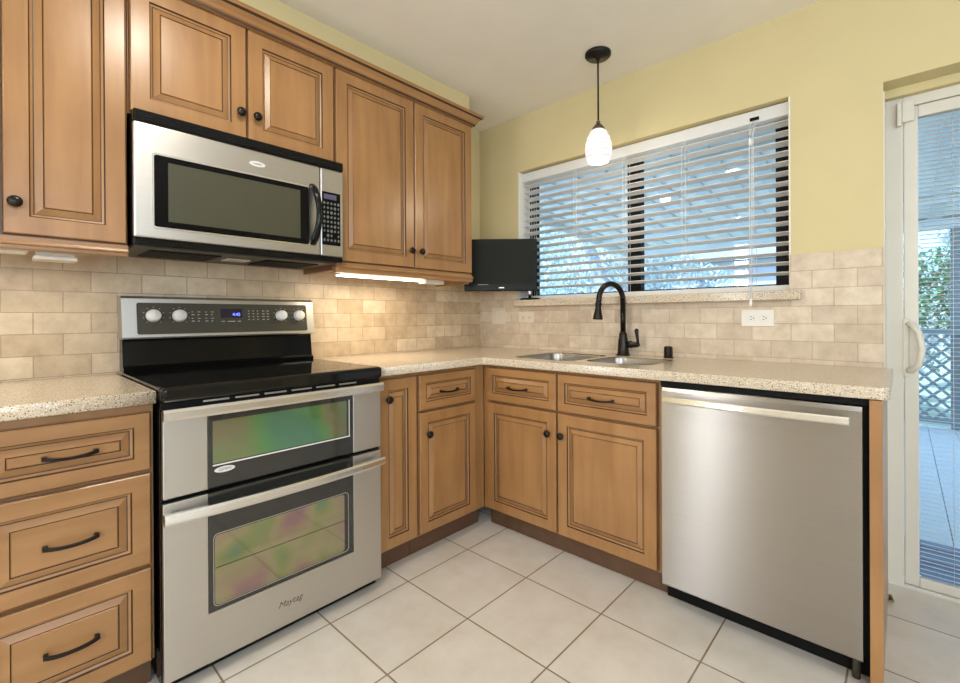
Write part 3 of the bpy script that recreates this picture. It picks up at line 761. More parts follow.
# back guard: sloped lower black part, stainless console
bm = nb()
def prism(bm, prof, y0, y1, mi=0):
    a = [bm.verts.new((x, y0, z)) for x, z in prof]; b = [bm.verts.new((x, y1, z)) for x, z in prof]
    for k in range(len(prof)): bm.faces.new((a[k], a[(k + 1) % len(prof)], b[(k + 1) % len(prof)], b[k])).material_index = mi
    bm.faces.new(a[::-1]); bm.faces.new(b)
    bmesh.ops.recalc_face_normals(bm, faces=bm.faces)
prism(bm, [(0.012, 0.924), (0.092, 0.924), (0.096, 0.936), (0.078, 0.945), (0.066, 1.040), (0.072, 1.052), (0.012, 1.052)], RY0 + 0.004, RY1 - 0.004)
finish('back_guard', bm, M['black_gloss'], rg)
bm = nb()
CT0, CT1 = 1.050, 1.218
prism(bm, [(0.012, CT0), (0.096, CT0), (0.099, CT0 + 0.006), (0.076, CT1 - 0.010), (0.062, CT1), (0.012, CT1)], RY0, RY1)
console = finish('console', bm, M['steel_side'], rg)
# tilted face frame on the console
class Tilt(Face):
    def __init__(self): self.kind = 'L'; self.plane = 0.099
    def pt(self, u, v, w):
        k = (0.099 - 0.076) / (CT1 - 0.010 - CT0 - 0.006)
        return Vector((0.099 - (v - CT0 - 0.006) * k + w, u, v))
FT = Tilt()
def tilt_plate(name, u0, u1, v0, v1, w0, w1, mat, parent, r=0.0):
    bm = nb(); pts = rrect(u0, u1, v0, v1, r) if r else [(u0, v0), (u1, v0), (u1, v1), (u0, v1)]
    a = [bm.verts.new(FT.pt(u, v, w0)) for u, v in pts]; b = [bm.verts.new(FT.pt(u, v, w1)) for u, v in pts]
    for k in range(len(pts)): bm.faces.new((a[k], a[(k + 1) % len(pts)], b[(k + 1) % len(pts)], b[k]))
    bm.faces.new(b); bm.faces.new(a[::-1]); bmesh.ops.recalc_face_normals(bm, faces=bm.faces)
    return finish(name, bm, mat, parent)
cp = tilt_plate('control_panel', RY0 + 0.046, RY1 - 0.036, CT0 + 0.017, CT1 - 0.026, 0.0005, 0.0025, M['panel_grey'], console, 0.008)
pu0, pu1 = RY0 + 0.052, RY1 - 0.036
KN = [-1.965, -1.878, -1.469, -1.384]
for u in KN:
    bm = nb(); lathe(bm, [(0, 0.0255), (0.004, 0.0255), (0.006, 0.0235), (0.020, 0.0225), (0.023, 0.020), (0.0235, 0.002)], FT.pt(u, 1.140, 0.0026), (1, 0, 0.14), 28)
    box(bm, *(lambda p: (p.x + 0.02, p.x + 0.027, p.y - 0.0022, p.y + 0.0022, p.z - 0.012, p.z + 0.016))(FT.pt(u, 1.140, 0.0)), 0.001)
    finish('control_knob', bm, M['knob_white'], console)
ds = tilt_plate('display', -1.726, -1.640, 1.132, 1.170, 0.0026, 0.0034, M['display'], console, 0)
text_mesh('clock_digits', '4:45', FT, -1.664, 1.1455, 0.0040, 0.019, M['digits'], console, 0.0002)
def marks(name, items):
    bm = nb()
    for u, v, w, h in items:
        bm.faces.new([bm.verts.new(FT.pt(a, b, 0.0030)) for a, b in ((u, v), (u + w, v), (u + w, v + h), (u, v + h))])
    finish(name, bm, M['mark'], console)
marks('left_key_print', [(u, v, 0.011 if (c + q) % 2 else 0.007, 0.0035 if q % 2 else 0.0025) for c, u in enumerate([-1.836, -1.814, -1.786, -1.764]) for q, v in enumerate([1.155, 1.143, 1.128, 1.116])])
marks('right_key_print', [(u, v, 0.006 if c < 3 else 0.010, 0.0035) for c, u in enumerate([-1.615, -1.596, -1.577, -1.554, -1.534]) for v in [1.160, 1.147, 1.134, 1.121]])
for u in KN:
    marks('dial_print', [(u + 0.034 * math.cos(math.radians(-50 + 35 * k)) - 0.002, 1.140 + 0.034 * math.sin(math.radians(-50 + 35 * k)), 0.005, 0.002) for k in range(9)])
marks('display_print', [(u, 1.114, w, 0.003) for u, w in ((-1.724, 0.012), (-1.700, 0.030), (-1.660, 0.014))])
# vent trim under the cooktop
bm = nb(); box(bm, 0.640, 0.672, RY0 + 0.002, RY1 - 0.002, 0.856, 0.879, 0.002)
vt = finish('vent_trim', bm, M['black_matte'], rg)
bm = nb()
for i in range(6):
    y = RY0 + 0.11 + i * 0.092; box(bm, 0.672, 0.676, y, y + 0.074, 0.8665, 0.8725, 0.001)
finish('vent_slots', bm, M['steel_side'], vt)
GU0, GU1 = -1.944, -1.438
# upper door
bm = nb(); FR.box(bm, RY0 + 0.004, GU0, 0.592, 0.852, 0.0, 0.020, 0.002); FR.box(bm, GU1, RY1 - 0.004, 0.592, 0.852, 0.0, 0.020, 0.002); FR.box(bm, GU0, GU1, 0.822, 0.852, 0, 0.018, 0.0)
ud = finish('upper_oven_door', bm, M['steel_side'], rg)
bm = nb(); FR.box(bm, GU0 + 0.0005, GU1 - 0.0005, 0.593, 0.822, 0.0, 0.0185, 0.002); g = finish('door_glass', bm, M['door_glass'], ud)
bm = nb(); FR.box(bm, GU0 + 0.014, GU1 - 0.028, 0.668, 0.803, 0.0186, 0.0192, 0); finish('oven_window', bm, M['oven_green'], ud)
bm = nb(); FR.box(bm, GU0 + 0.014, GU1 - 0.014, 0.660, 0.6645, 0.0186, 0.0196, 0); FR.box(bm, GU1 - 0.019, GU1 - 0.0155, 0.6645, 0.805, 0.0186, 0.0196, 0); finish('window_trim', bm, M['badge'], ud)
bm = nb(); e = [FR.pt(-1.896 + 0.030 * math.cos(2 * PI * k / 28), 0.645 + 0.0095 * math.sin(2 * PI * k / 28), 0.0187) for k in range(28)]
a_ = [bm.verts.new(p) for p in e]; b_ = [bm.verts.new(p + Vector((0.0015, 0, 0))) for p in e]
for k in range(28): bm.faces.new((a_[k], a_[(k + 1) % 28], b_[(k + 1) % 28], b_[k]))
bm.faces.new(b_); bmesh.ops.recalc_face_normals(bm, faces=bm.faces)
finish('badge', bm, M['badge'], ud)
text_mesh('badge_text', 'GEMINI', FR, -1.896, 0.645, 0.0206, 0.0115, M['text_dark'], ud, 0.0002)
def bar_handle(name, z, h, w_in, w_out, bow, parent, mat):
    bm = nb(); rings = []; y0_, y1_ = RY0 + 0.002, RY1 - 0.002
    for i in range(21):
        t = i / 20; y = y0_ + (y1_ - y0_) * t; b = bow * (1 - (2 * t - 1) ** 2)
        rings.append([bm.verts.new(FR.pt(y, z + q * h, w_in + b + p * (w_out - w_in))) for p, q in ((0, -0.5), (0.75, -0.5), (1, -0.25), (1, 0.25), (0.75, 0.5), (0, 0.5))])
    for a, b in zip(rings, rings[1:]):
        for k in range(6): bm.faces.new((a[k], b[k], b[(k + 1) % 6], a[(k + 1) % 6]))
    bm.faces.new(rings[0]); bm.faces.new(rings[-1][::-1])
    for y in (y0_ + 0.012, y1_ - 0.012): FR.box(bm, y - 0.011, y + 0.011, z - h * 0.4, z + h * 0.4, 0.018, w_in + 0.012, 0.001)
    bmesh.ops.recalc_face_normals(bm, faces=bm.faces)
    return finish(name, bm, mat, parent)
bar_handle('door_handle', 0.843, 0.034, 0.026, 0.044, 0.006, ud, M['steel_bright'])
# lower door
bm = nb()
FR.box(bm, RY0 + 0.004, GU0, 0.045, 0.578, 0.0, 0.020, 0.002); FR.box(bm, GU1, RY1 - 0.004, 0.045, 0.578, 0.0, 0.020, 0.002)
FR.box(bm, GU0 - 0.002, GU1 + 0.002, 0.045, 0.200, 0.0, 0.020, 0.0)
ld = finish('lower_oven_door', bm, M['steel_side'], rg)
bm = nb(); FR.box(bm, GU0 + 0.0005, GU1 - 0.0005, 0.2005, 0.577, 0.0, 0.0185, 0.003); finish('door_glass', bm, M['door_glass'], ld)
def flat_plate(name, F, pts, w0, w1, mat, parent):
    bm = nb(); a = [bm.verts.new(F.pt(u, v, w0)) for u, v in pts]; b = [bm.verts.new(F.pt(u, v, w1)) for u, v in pts]
    for k in range(len(pts)): bm.faces.new((a[k], a[(k + 1) % len(pts)], b[(k + 1) % len(pts)], b[k]))
    bm.faces.new(b); bm.faces.new(a[::-1]); bmesh.ops.recalc_face_normals(bm, faces=bm.faces)
    return finish(name, bm, mat, parent)
def frame_plate(name, F, o, i_, w0, w1, mat, parent):
    bm = nb(); n_ = len(o); L_ = [[bm.verts.new(F.pt(u, v, w)) for u, v in pts] for pts, w in ((o, w0), (o, w1), (i_, w1), (i_, w0))]
    for A_, B_ in zip(L_, L_[1:] + L_[:1]):
        for k in range(n_): bm.faces.new((A_[k], A_[(k + 1) % n_], B_[(k + 1) % n_], B_[k]))
    bmesh.ops.recalc_face_normals(bm, faces=bm.faces); return finish(name, bm, mat, parent)
flat_plate('oven_window', FR, rrect(GU0 + 0.018, GU1 - 0.040, 0.218, 0.440, 0.012), 0.0186, 0.0192, M['oven_pink'], ld)
frame_plate('window_trim', FR, rrect(GU0 + 0.014, GU1 - 0.022, 0.2135, 0.4445, 0.015), rrect(GU0 + 0.0155, GU1 - 0.0235, 0.215, 0.443, 0.014), 0.0186, 0.0194, M['mark'], ld)
bm = nb()
for v in (0.335,): FR.box(bm, GU0 + 0.02, GU1 - 0.04, v, v + 0.0025, 0.0193, 0.0196, 0)
finish('oven_rack_edge', bm, M['panel_grey'], ld)
bar_handle('door_handle', 0.538, 0.032, 0.034, 0.052, 0.024, ld, M['steel_bright'])
text_mesh('door_logo', 'Maytag', FR, -1.690, 0.122, 0.0202, 0.030, M['text_dark'], ld, 0.0002, shear=0.35)
bx('kick_panel', M['black_matte'], rg, 0.60, 0.645, RY0 + 0.01, RY1 - 0.01, 0.012, 0.045)

# ------------------------------------------------------------------ microwave
MY0, MY1 = -2.078, -1.331
FM = Face('L', 0.380); MS = -1.428; MX1 = -1.319
mw = thing('microwave', 'stainless over-the-range microwave hanging above the range', 'microwave', (0.19, (MY0 + MY1) / 2, 1.378))
bm = nb(); box(bm, 0.0105, 0.380, MY0 + 0.003, MY1 - 0.003, 1.381, 1.8325, 0.002); finish('body', bm, M['black_matte'], mw)
# underside with filters and a lamp cover
bm = nb(); box(bm, 0.02, 0.376, MY0 + 0.006, MY1 - 0.006, 1.374, 1.381, 0.001); un = finish('underside', bm, M['panel_grey'], mw)
for y0_, y1_ in ((MY0 + 0.06, MY0 + 0.29), (MY1 - 0.29, MY1 - 0.06)):
    bm = nb(); box(bm, 0.10, 0.31, y0_, y1_, 1.370, 1.374, 0.001)
    for k in range(8): box(bm, 0.11, 0.30, y0_ + 0.012 + k * 0.027, y0_ + 0.018 + k * 0.027, 1.3685, 1.370)
    finish('grease_filter', bm, M['black_matte'], un)
bx('lamp_cover', M['tan_plate'], un, 0.17, 0.25, -1.75, -1.66, 1.370, 1.374, 0.001)
bm = nb(); FM.box(bm, MY0, MX1, 1.379, 1.402, 0.0, 0.016, 0.004); finish('bottom_trim', bm, M['black_gloss'], mw)
bm = nb(); FM.box(bm, MY0, MX1 + 0.001, 1.792, 1.8325, -0.02 + 0.02, 0.026, 0.006)
tg_ = finish('top_vent', bm, M['black_gloss'], mw)
bm = nb()
for k in range(3): FM.box(bm, MY0 + 0.02, MY1 - 0.02, 1.800 + k * 0.009, 1.8025 + k * 0.009, 0.026, 0.0275)
finish('vent_louvers', bm, M['black_matte'], tg_)
md = nb(); FM.box(md, MY0, MS - 0.0015, 1.403, 1.791, 0.0, 0.022, 0.006)
mdo = finish('door', md, M['steel_side'], mw)
flat_plate('door_window', FM, rrect(-2.022, -1.480, 1.444, 1.690, 0.008), 0.0221, 0.0228, M['micro_black'], mdo)
frame_plate('window_border', FM, rrect(-2.028, -1.474, 1.438, 1.696, 0.010), rrect(-2.0221, -1.4799, 1.4439, 1.6901, 0.008), 0.0221, 0.0236, M['steel_bright'], mdo)
flat_plate('window_mesh', FM, [(-1.982, 1.466), (-1.517, 1.466), (-1.517, 1.670), (-1.982, 1.670)], 0.0229, 0.0232, M['mesh_window'], mdo)
def ellipse_plate(name, F, u, v, a, b, w0, w1, mat, parent):
    return flat_plate(name, F, [(u + a * math.cos(2 * PI * k / 28), v + b * math.sin(2 * PI * k / 28)) for k in range(28)], w0, w1, mat, parent)
ellipse_plate('badge', FM, -1.688, 1.738, 0.030, 0.0105, 0.022, 0.0245, M['badge'], mdo)
ellipse_plate('badge_center', FM, -1.688, 1.738, 0.018, 0.0030, 0.0246, 0.0250, M['steel_side'], mdo)
bm = nb(); hp = []
for i in range(15):
    t = i / 14; v = 1.452 + (1.700 - 1.452) * t
    hp.append(FM.pt(-1.462 + 0.008 * math.sin(PI * t), v, 0.018 + 0.048 * math.sin(PI * t) ** 0.6))
rings = []
for i, p in enumerate(hp):
    t = i / 14; hw = 0.0165 - 0.004 * math.sin(PI * t)
    d = (hp[min(i + 1, 14)] - hp[max(i - 1, 0)]).normalized(); nrm = Vector((d.z, 0, -d.x)).normalized()
    rings.append([bm.verts.new(p + Vector((0, hw, 0)) * math.cos(2 * PI * k / 12) + nrm * 0.013 * math.sin(2 * PI * k / 12)) for k in range(12)])
for a, b in zip(rings, rings[1:]):
    for k in range(12): bm.faces.new((a[k], a[(k + 1) % 12], b[(k + 1) % 12], b[k])).smooth = True
bm.faces.new(rings[0][::-1]); bm.faces.new(rings[-1]); bmesh.ops.recalc_face_normals(bm, faces=bm.faces)
finish('handle', bm, M['black_gloss'], mdo)
md = nb(); FM.box(md, MS + 0.0015, MX1, 1.403, 1.791, 0.0, 0.022, 0.006)
cpn = finish('control_side', md, M['steel_side'], mw)
flat_plate('keypad', FM, rrect(-1.420, -1.333, 1.452, 1.688, 0.003), 0.0221, 0.0228, M['micro_black'], cpn)
flat_plate('display', FM, [(-1.412, 1.656), (-1.352, 1.656), (-1.352, 1.678), (-1.412, 1.678)], 0.0229, 0.0233, M['lcd'], cpn)
kb = None
for r_ in range(9):
    for c in range(5):
        if r_ == 7 and c in (0, 3): continue
        u = -1.410 + c * 0.0168; v = 1.638 - r_ * 0.0205; sw = 0.0052 if 0 < c < 4 or r_ < 1 else 0.004
        if kb is None:
            kb = ellipse_plate('key', FM, u, v, 0.0050, 0.0062, 0.0229, 0.0240, M['button'], cpn); k0 = (u, v); base = kb.location.copy()
        else:
            kk = kb.copy(); COL.objects.link(kk); kk.parent = cpn; kk.location = base + Vector((0, u - k0[0], v - k0[1]))
            s_ = 1.15 if (c + r_) % 4 == 0 else 0.9; kk.scale = (1, s_ * sw / 0.005, s_)

# ------------------------------------------------------------------ television
tvc = Vector((0.360, -0.182, 1.466)); ang = YAW - 0.02
mt = Matrix.Translation(tvc) @ Matrix.Rotation(ang, 4, 'Z')
def tv_part(name, x0, x1, y0, y1, z0, z1, bev, mat, parent):
    bm = nb(); box(bm, x0, x1, y0, y1, z0, z1, bev, mat=mt); return finish(name, bm, mat, parent)
tv = thing('television', 'small black flat-screen television in the corner between the wall cabinet and the window', 'television', (0.43, -0.10, 1.241))
W2, H2 = 0.237, 0.169
cas = tv_part('casing', -W2, W2, -0.002, 0.040, -H2, H2, 0.006, M['tv'], tv)
bm = nb()
def tvquad(x0, x1, z0, z1, y, y2): box(bm, x0, x1, y, y2, z0, z1, 0, mat=mt)
tvquad(-W2 + 0.016, W2 - 0.016, -H2 + 0.045, H2 - 0.014, -0.0035, -0.002); finish('screen', bm, M['tv_screen'], tv)
bm = nb(); box(bm, -0.012, 0.022, -0.0032, -0.002, -H2 + 0.018, -H2 + 0.024, 0, mat=mt); finish('logo', bm, M['badge'], tv)
bm = nb(); box(bm, -0.150, -0.08, -0.0032, -0.002, -H2 + 0.040, -H2 + 0.043, 0, mat=mt); finish('status_line', bm, M['mark'], tv)
bm = nb(); lathe(bm, [(0, 0.060), (0.006, 0.060), (0.012, 0.050), (0.014, 0.002)], (0, 0, 0), (0, 0, 1), 28)
for v in bm.verts: v.co = Vector((v.co.x * 1.35 + 0.462, v.co.y * 0.75 - 0.006, v.co.z + 1.2405))
finish('stand_base', bm, M['tv'], tv)
bm = nb(); tube(bm, [(0.462, -0.004, 1.25), (0.462, -0.006, 1.29), (0.452, -0.02, 1.33), (0.405, -0.095, 1.38), (0.37, -0.15, 1.40)], 0.011, 12)
finish('stand_neck', bm, M['chrome'], tv)

# ------------------------------------------------------------------ pendant, downlights, under-cabinet lights
px_, py_ = 1.138, -0.300
pn = thing('pendant_lamp', 'single pendant lamp with a glowing white swirled glass shade hanging over the sink', 'pendant lamp', (px_, py_, CEIL))
bm = nb(); lathe(bm, [(0, 0.066), (0.012, 0.066), (0.020, 0.058), (0.024, 0.012), (0.036, 0.009), (0.037, 0.004)], (px_, py_, CEIL - 0.0005), (0, 0, -1), 32)
finish('canopy', bm, M['bronze'], pn)
bm = nb(); tube(bm, [(px_, py_, CEIL - 0.03), (px_, py_, 2.125)], 0.0045, 10); finish('rod', bm, M['bronze'], pn)
bm = nb(); lathe(bm, [(0, 0.006), (0.008, 0.012), (0.014, 0.008), (0.020, 0.016), (0.036, 0.029), (0.050, 0.035), (0.052, 0.033)], (px_, py_, 2.136), (0, 0, -1), 24)
finish('cap', bm, P('brushed_nickel_bronze', (0.16, 0.13, 0.10), 0.3, 0.8), pn)
# shade: striped glass that glows
m, nt, b, N, L = new_mat('lit_swirl_glass')
geo = N.new('ShaderNodeNewGeometry'); wv = N.new('ShaderNodeTexWave'); wv.bands_direction = 'Z'; wv.inputs['Scale'].default_value = 11; wv.inputs['Distortion'].default_value = 2.2; wv.inputs['Detail Scale'].default_value = 1.0
rp = N.new('ShaderNodeValToRGB'); rp.color_ramp.elements[0].color = (0.78, 0.76, 0.74, 1); rp.color_ramp.elements[1].color = (1.0, 0.99, 0.97, 1); rp.color_ramp.elements[0].position = 0.2; rp.color_ramp.elements[1].position = 0.6
L.new(geo.outputs['Position'], wv.inputs['Vector']); L.new(wv.outputs['Fac'], rp.inputs[0]); L.new(rp.outputs[0], b.inputs['Emission Color'])
b.inputs['Emission Strength'].default_value = 0.95; b.inputs['Base Color'].default_value = (0.2, 0.2, 0.2, 1); b.inputs['Roughness'].default_value = 0.15
bm = nb(); pr = [(0, 0.034), (0.010, 0.042), (0.035, 0.055), (0.070, 0.0655), (0.105, 0.068), (0.138, 0.064), (0.160, 0.054), (0.164, 0.050), (0.156, 0.047)]
lathe(bm, pr, (px_, py_, 2.086), (0, 0, -1), 32); finish('shade', bm, m, pn)
lamp('pendant_bulb', 'POINT', (px_, py_, 1.90), 5, (1, 0.88, 0.7), 0.03)
for i, (x, y) in enumerate(DOWNLIGHTS):
    lb = ['recessed ceiling downlight nearest the range', 'recessed ceiling downlight added unseen behind the camera on the range side', 'recessed ceiling downlight added unseen behind the camera on the door side'][i]
    t = thing('recessed_downlight', lb, 'ceiling light', (x, y, CEIL), group='recessed ceiling downlights')
    bm = nb(); rings = []
    for r, z in ((0.092, 0.0), (0.092, 0.004), (0.070, 0.006), (0.068, 0.0)):
        rings.append([bm.verts.new((x + r * math.cos(2 * PI * k / 32), y + r * math.sin(2 * PI * k / 32), CEIL - 0.0003 - z)) for k in range(32)])
    for a, b2 in zip(rings, rings[1:]):
        for k in range(32): bm.faces.new((a[k], a[(k + 1) % 32], b2[(k + 1) % 32], b2[k]))
    bmesh.ops.recalc_face_normals(bm, faces=bm.faces)
    finish('trim_ring', bm, M['white_trim'], t)
    bm = nb(); lathe(bm, [(0, 0.067), (0.003, 0.067)], (x, y, CEIL - 0.001), (0, 0, -1), 32); finish('lens', bm, emit('downlight_lens', (1, 0.96, 0.9), 6) if i == 0 else bpy.data.materials['downlight_lens'], t)

lt = thing('undercabinet_light', 'lit white light strip under the wall cabinet right of the microwave', 'under-cabinet light', (0.28, -1.03, 1.33))
bx('housing', M['white_plate'], lt, 0.255, 0.308, -1.285, -0.775, 1.336, 1.352, 0.002)
bx('tube', M['strip_lit'], lt, 0.262, 0.311, -1.28, -0.78, 1.3290, 1.3355, 0.003)
bx('end_box', M['tan_plate'], lt, 0.245, 0.312, -0.765, -0.625, 1.318, 1.350, 0.004)
lamp('undercabinet_lamp', 'AREA', (0.24, -1.03, 1.326), 2.6, (1.0, 0.85, 0.62), 0.03, 0.5)
l2 = thing('undercabinet_light', 'short white light fixture under the wall cabinet left of the microwave', 'under-cabinet light', (0.28, -2.25, 1.32))
bx('housing', M['tan_plate'], l2, 0.225, 0.300, -2.302, -2.212, 1.328, 1.350, 0.002)
bx('cover', M['tan_plate'], l2, 0.220, 0.306, -2.307, -2.207, 1.316, 1.328, 0.002)
l3 = thing('undercabinet_light', 'long white light bar under the left wall cabinet at the photo edge', 'under-cabinet light', (0.28, -2.45, 1.32))
bx('housing', M['tan_plate'], l3, 0.24, 0.306, -2.62, -2.318, 1.334, 1.350, 0.002)
bx('lens', M['tan_plate'], l3, 0.25, 0.300, -2.615, -2.324, 1.330, 1.334, 0.001)
lamp('undercabinet_lamp', 'AREA', (0.22, -2.38, 1.312), 0.7, (1.0, 0.87, 0.66), 0.04, 0.4)

# ------------------------------------------------------------------ plates on the splashback
def plate(name, label, x0, x1, z0, z1, tan, kind):
    WP, WR = (M['tan_plate'], M['tan_plate']) if tan else (M['white_plate'], M['white_trim'])
    t = thing(name, label, 'outlet' if kind == 'outlet' else 'switch', ((x0 + x1) / 2, -0.0105, (z0 + z1) / 2))
    bx('cover_plate', WP, t, x0, x1, -0.016, -0.0105, z0, z1, 0.002)
    xc, zc = (x0 + x1) / 2, (z0 + z1) / 2
    if kind == 'outlet':
        for s in (-1, 1):
            u = xc + s * 0.026
            r = bx('receptacle', WR, t, u - 0.017, u + 0.017, -0.0175, -0.016, zc - 0.014, zc + 0.014, 0.002)
            bm = nb()
            for dz in (-0.006, 0.006): box(bm, u - 0.004, u + 0.004, -0.0180, -0.0175, zc + dz - 0.0012, zc + dz + 0.0012)
            box(bm, u + 0.008, u + 0.012, -0.0180, -0.0175, zc - 0.002, zc + 0.002)
            finish('slots', bm, M['black_matte'], r)
    else:
        for s in (-1, 1):
            bx('rocker', WR, t, xc + s * 0.029 - 0.017, xc + s * 0.029 + 0.017, -0.0185, -0.016, zc - 0.034, zc + 0.034, 0.002)
    return t
plate('switch_plate', 'almond double rocker switch plate on the tiles in the corner, below the television', 0.130, 0.252, 1.076, 1.192, True, 'switch')
plate('outlet_plate', 'almond sideways outlet on the tiles left of the faucet', 0.372, 0.502, 1.088, 1.160, True, 'outlet')
plate('outlet_plate', 'white sideways outlet on the tiles under the right end of the window sill', 1.731, 1.866, 1.078, 1.155, False, 'outlet')

# ------------------------------------------------------------------ outside
GZ = -0.35
bm = nb(); box(bm, -30, 30, WT + 0.001, 45, GZ - 0.1, GZ)
struct('ground', bm, M['lawn'], 'pale lawn beyond the patio')
# deck: boards in one floor with open joints
bm = nb(); x = -0.842
while x < 5.2:
    box(bm, x, x + 0.192, WT + 0.002, 4.16, -0.09, -0.03, 0.002); x += 0.196
struct('patio_floor', bm, M['deck'], 'pale grey deck boards outside the sliding door')
bm = nb(); box(bm, 2.05, 3.5, 0.26, 0.77, -0.0295, -0.018, 0.003)
for k in range(12): box(bm, 2.06, 3.49, 0.275 + k * 0.04, 0.295 + k * 0.04, -0.018, -0.012)
tag(finish('door_mat', bm, M['mat']), 'ribbed dark blue mat on the deck outside the sliding door', 'mat')
pr = thing('patio_roof', 'white patio roof with grey ribs outside the window and door', 'patio roof', (2.1, 2.1, 2.2))
def roofz(y): return 2.46 - 0.085 * y
def slab(bm, x0, x1, y0, y1, d0, d1):
    v = [bm.verts.new((x, y, roofz(y) + d)) for d in (d0, d1) for x, y in ((x0, y0), (x1, y0), (x1, y1), (x0, y1))]
    for f in ((3, 2, 1, 0), (4, 5, 6, 7), (0, 1, 5, 4), (1, 2, 6, 5), (2, 3, 7, 6), (3, 0, 4, 7)): bm.faces.new([v[i] for i in f])
bm = nb(); slab(bm, -0.8, 5.2, WT + 0.005, 4.15, 0.0, 0.03); finish('deck_panel', bm, M['patio_white'], pr)
x = -0.75
while x < 5.1:
    bm = nb(); slab(bm, x, x + 0.11, WT + 0.01, 4.1, -0.022, -0.0005); finish('rib', bm, M['patio_grey'], pr); x += 0.27
for y in (1.15, 3.2):
    bm = nb(); slab(bm, -0.78, 5.15, y, y + 0.05, -0.062, -0.023); finish('purlin', bm, M['patio_white'], pr)
bm = nb(); slab(bm, -0.8, 5.2, 4.02, 4.14, -0.11, -0.023); finish('header_beam', bm, M['patio_white'], pr)
bm = nb(); slab(bm, -0.82, -0.78, WT + 0.01, 4.15, -0.10, 0.03); finish('edge_board', bm, M['patio_white'], pr)
for i, x in enumerate((-0.7, 2.66, 5.05)):
    bm = nb(); box(bm, x, x + 0.09, 4.056, 4.138, -0.0295, 2.00, 0.004)
    tag(finish('patio_post', bm, M['lattice']), ['patio roof post at the far left corner of the deck', 'grey square post of the patio roof standing at the lattice fence', 'patio roof post at the far right of the deck'][i], 'post')
# lattice fence
lf = thing('lattice_fence', 'grey diagonal lattice railing along the far edge of the deck', 'fence', (3.4, 4.03, -0.03))
bm = nb()
LX0, LX1, LZ0, LZ1 = 1.9, 5.0, 0.06, 0.93
st = 0.125; w = 0.018
k = LX0 - (LZ1 - LZ0)
while k < LX1:
    for sgn, yy in ((1, 4.020), (-1, 4.030)):
        a, b_ = k, k + (LZ1 - LZ0)                     # the strip runs from x=a (bottom) to x=b (top), or mirrored
        ca, cb_ = max(a, LX0), min(b_, LX1)
        if cb_ - ca < 0.03: continue
        za, zb = LZ0 + (ca - a), LZ0 + (cb_ - a)
        if sgn < 0: za, zb = LZ1 - (ca - a), LZ1 - (cb_ - a)
        v = [bm.verts.new((xx, yy + t, zz + h)) for t in (0, 0.007) for xx, zz, h in ((ca, za, -w), (cb_, zb, -w), (cb_, zb, w), (ca, za, w))]
        for f in ((0, 1, 2, 3), (7, 6, 5, 4), (0, 4, 5, 1), (1, 5, 6, 2), (2, 6, 7, 3), (3, 7, 4, 0)): bm.faces.new([v[i] for i in f])
    k += st
bmesh.ops.recalc_face_normals(bm, faces=bm.faces)
finish('lattice_panel', bm, M['lattice'], lf)
bx('top_rail', M['lattice'], lf, LX0, LX1, 4.005, 4.05, 0.93, 0.985, 0.003); bx('bottom_rail', M['lattice'], lf, LX0, LX1, 4.005, 4.05, 0.03, 0.075, 0.003)
for x in (2.2, 3.4, 4.6):
    bx('short_post', M['lattice'], lf, x, x + 0.05, 3.995, 4.0045, -0.0295, 0.985)

def foliage(name, c, rad, n, size, mat, seed, parent=None, ground=None):
    r = random.Random(seed); vs_, fs = [], []
    for i in range(n):
        while True:
            p = Vector((r.uniform(-1, 1), r.uniform(-1, 1), r.uniform(-1, 1)))
            if p.length <= 1: break
        p = p.normalized() * (p.length ** 0.6)
        p = Vector((c[0] + p.x * rad[0] * (1 + 0.2 * math.sin(5 * p.z + seed)), c[1] + p.y * rad[1], c[2] + p.z * rad[2]))
        if ground is not None and p.z < ground: p.z = ground + r.random() * 0.2
        u = Vector((r.uniform(-1, 1), r.uniform(-1, 1), r.uniform(-1, 1))).normalized(); w_, _ = basis(u)
        s = size * r.uniform(0.6, 1.4); b0 = len(vs_)
        vs_ += [p - u * s, p + w_ * s * 0.42, p + u * s, p - w_ * s * 0.42]; fs.append((b0, b0 + 1, b0 + 2, b0 + 3))
    me = bpy.data.meshes.new(name); off = WORLD[parent.name] if parent is not None else Vector((c[0], c[1], 0))
    me.from_pydata([v - off for v in vs_], [], fs); me.materials.append(mat)
    o = bpy.data.objects.new(name, me); COL.objects.link(o)
    if parent is not None: o.parent = parent
    else: o.location = off
    return o
def tree(label, x, y, trunk, crowns, mat, seed, group=None):
    t = thing('tree', label, 'tree', (x, y, GZ), group)
    bm = nb(); tube(bm, trunk, [0.20 - 0.11 * i / (len(trunk) - 1) for i in range(len(trunk))], 10); finish('trunk', bm, M['bark'], t)
    for i, (c, rad, n, s) in enumerate(crowns): foliage('foliage', c, rad, n, s, mat, seed + i, t)
tree('leaning pale tree trunk with light leaves seen through the left half of the window', -2.6, 6.6,
     [(-2.1, 6.6, GZ), (-2.35, 6.6, 1.0), (-2.7, 6.6, 2.0), (-3.2, 6.7, 3.4), (-3.5, 6.7, 4.6)], [((-3.2, 7.4, 3.2), (2.4, 1.2, 2.0), 5200, 0.085), ((-2.2, 7.8, 1.4), (1.9, 0.8, 1.3), 3600, 0.08)], M['leaf_pale'], 11)
tree('pale leafy tree seen at the left edge of the window, behind the television', -8.0, 10.0, [(-8.0, 10.0, GZ), (-7.9, 10.0, 1.5), (-8.1, 10.0, 3.2)], [((-8.0, 10.0, 2.7), (2.4, 1.1, 2.6), 5200, 0.11)], M['leaf_pale'], 21)
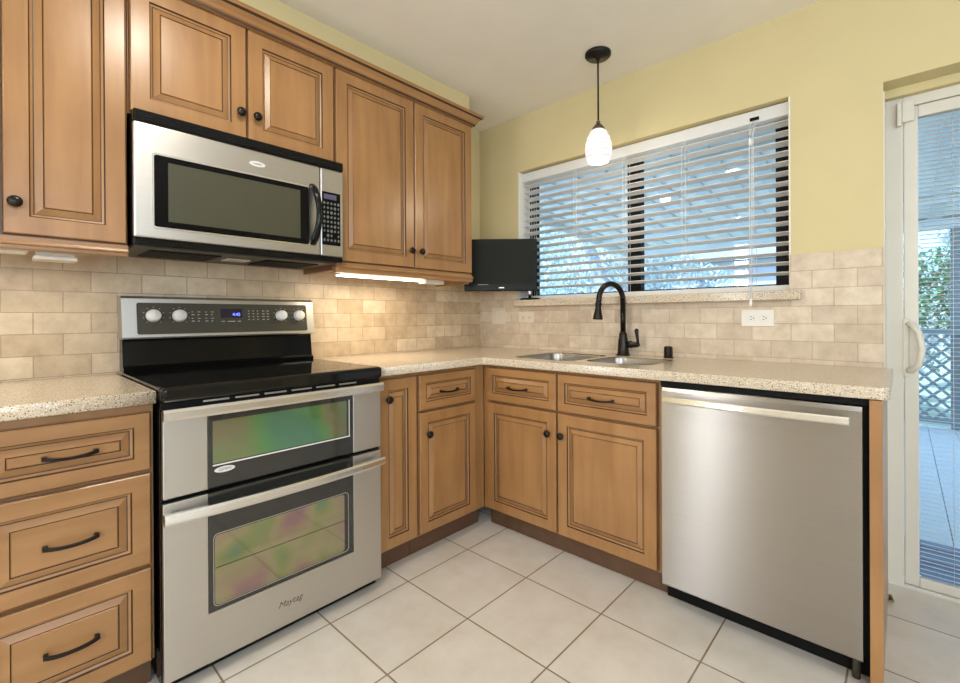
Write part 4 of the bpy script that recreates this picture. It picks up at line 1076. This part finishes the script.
foliage_specs = [(1.5, 7.9, 1.0, (1.1, 0.5, 1.35), 4200, 0.07, 'leaf_pale', 'pale green shrub seen in the lower right of the window'),
                 (1.9, 6.4, 1.1, (0.8, 0.45, 1.4), 3600, 0.065, 'leaf_pale', 'narrow pale shrub seen just left of the sliding door'),
                 (3.1, 5.3, 1.42, (0.9, 0.4, 0.60), 5200, 0.045, 'leaf_green', 'dense green shrub rising just above the lattice railing'),
                 (5.3, 6.9, 1.2, (1.1, 0.6, 1.6), 4200, 0.065, 'leaf_green', 'green shrub behind the right end of the lattice railing')]
for i, (x, y, z, rad, n, s, mk, lb) in enumerate(foliage_specs):
    t = thing('shrub', lb, 'shrub', (x, y, GZ), 'shrubs beyond the patio')
    bm = nb()
    for k in range(5):
        a = k * 1.26; tube(bm, [(x + 0.06 * math.cos(a), y + 0.06 * math.sin(a), GZ), (x + 0.35 * math.cos(a), y + 0.3 * math.sin(a), z)], [0.03, 0.012], 6)
    finish('stems', bm, M['bark'], t)
    foliage('foliage', (x, y, z), rad, n, s, M[mk], 40 + i, t, GZ + 0.05)
tree('tall pale tree standing behind the shrubs outside the sliding door', 4.3, 9.9, [(4.3, 9.9, GZ), (4.35, 9.9, 1.8), (4.2, 9.9, 3.6)], [((4.2, 9.9, 2.2), (1.7, 1.0, 2.4), 6500, 0.085)], M['leaf_pale'], 61)
# neighbour's house
nh = thing('house', 'pale lavender neighbouring house seen low through the right half of the window', 'house', (-2.0, 12.5, GZ))
bm = nb(); box(bm, -5.2, 1.4, 11.0, 14.0, GZ, 2.6, 0.0); finish('wall', bm, M['stucco'], nh)
bm = nb(); v = [bm.verts.new(p) for p in ((-5.5, 10.7, 2.6), (1.7, 10.7, 2.6), (1.7, 14.3, 2.6), (-5.5, 14.3, 2.6), (-5.5, 12.5, 3.5), (1.7, 12.5, 3.5))]
for f in ((0, 1, 5, 4), (2, 3, 4, 5), (0, 4, 3), (1, 2, 5), (3, 2, 1, 0)): bm.faces.new([v[i] for i in f])
finish('roof', bm, M['roof_grey'], nh)
for x in (-4.2, -2.05, 0.1):
    bx('window', M['house_window'], nh, x, x + 0.55, 10.97, 10.999, 0.9, 2.2)
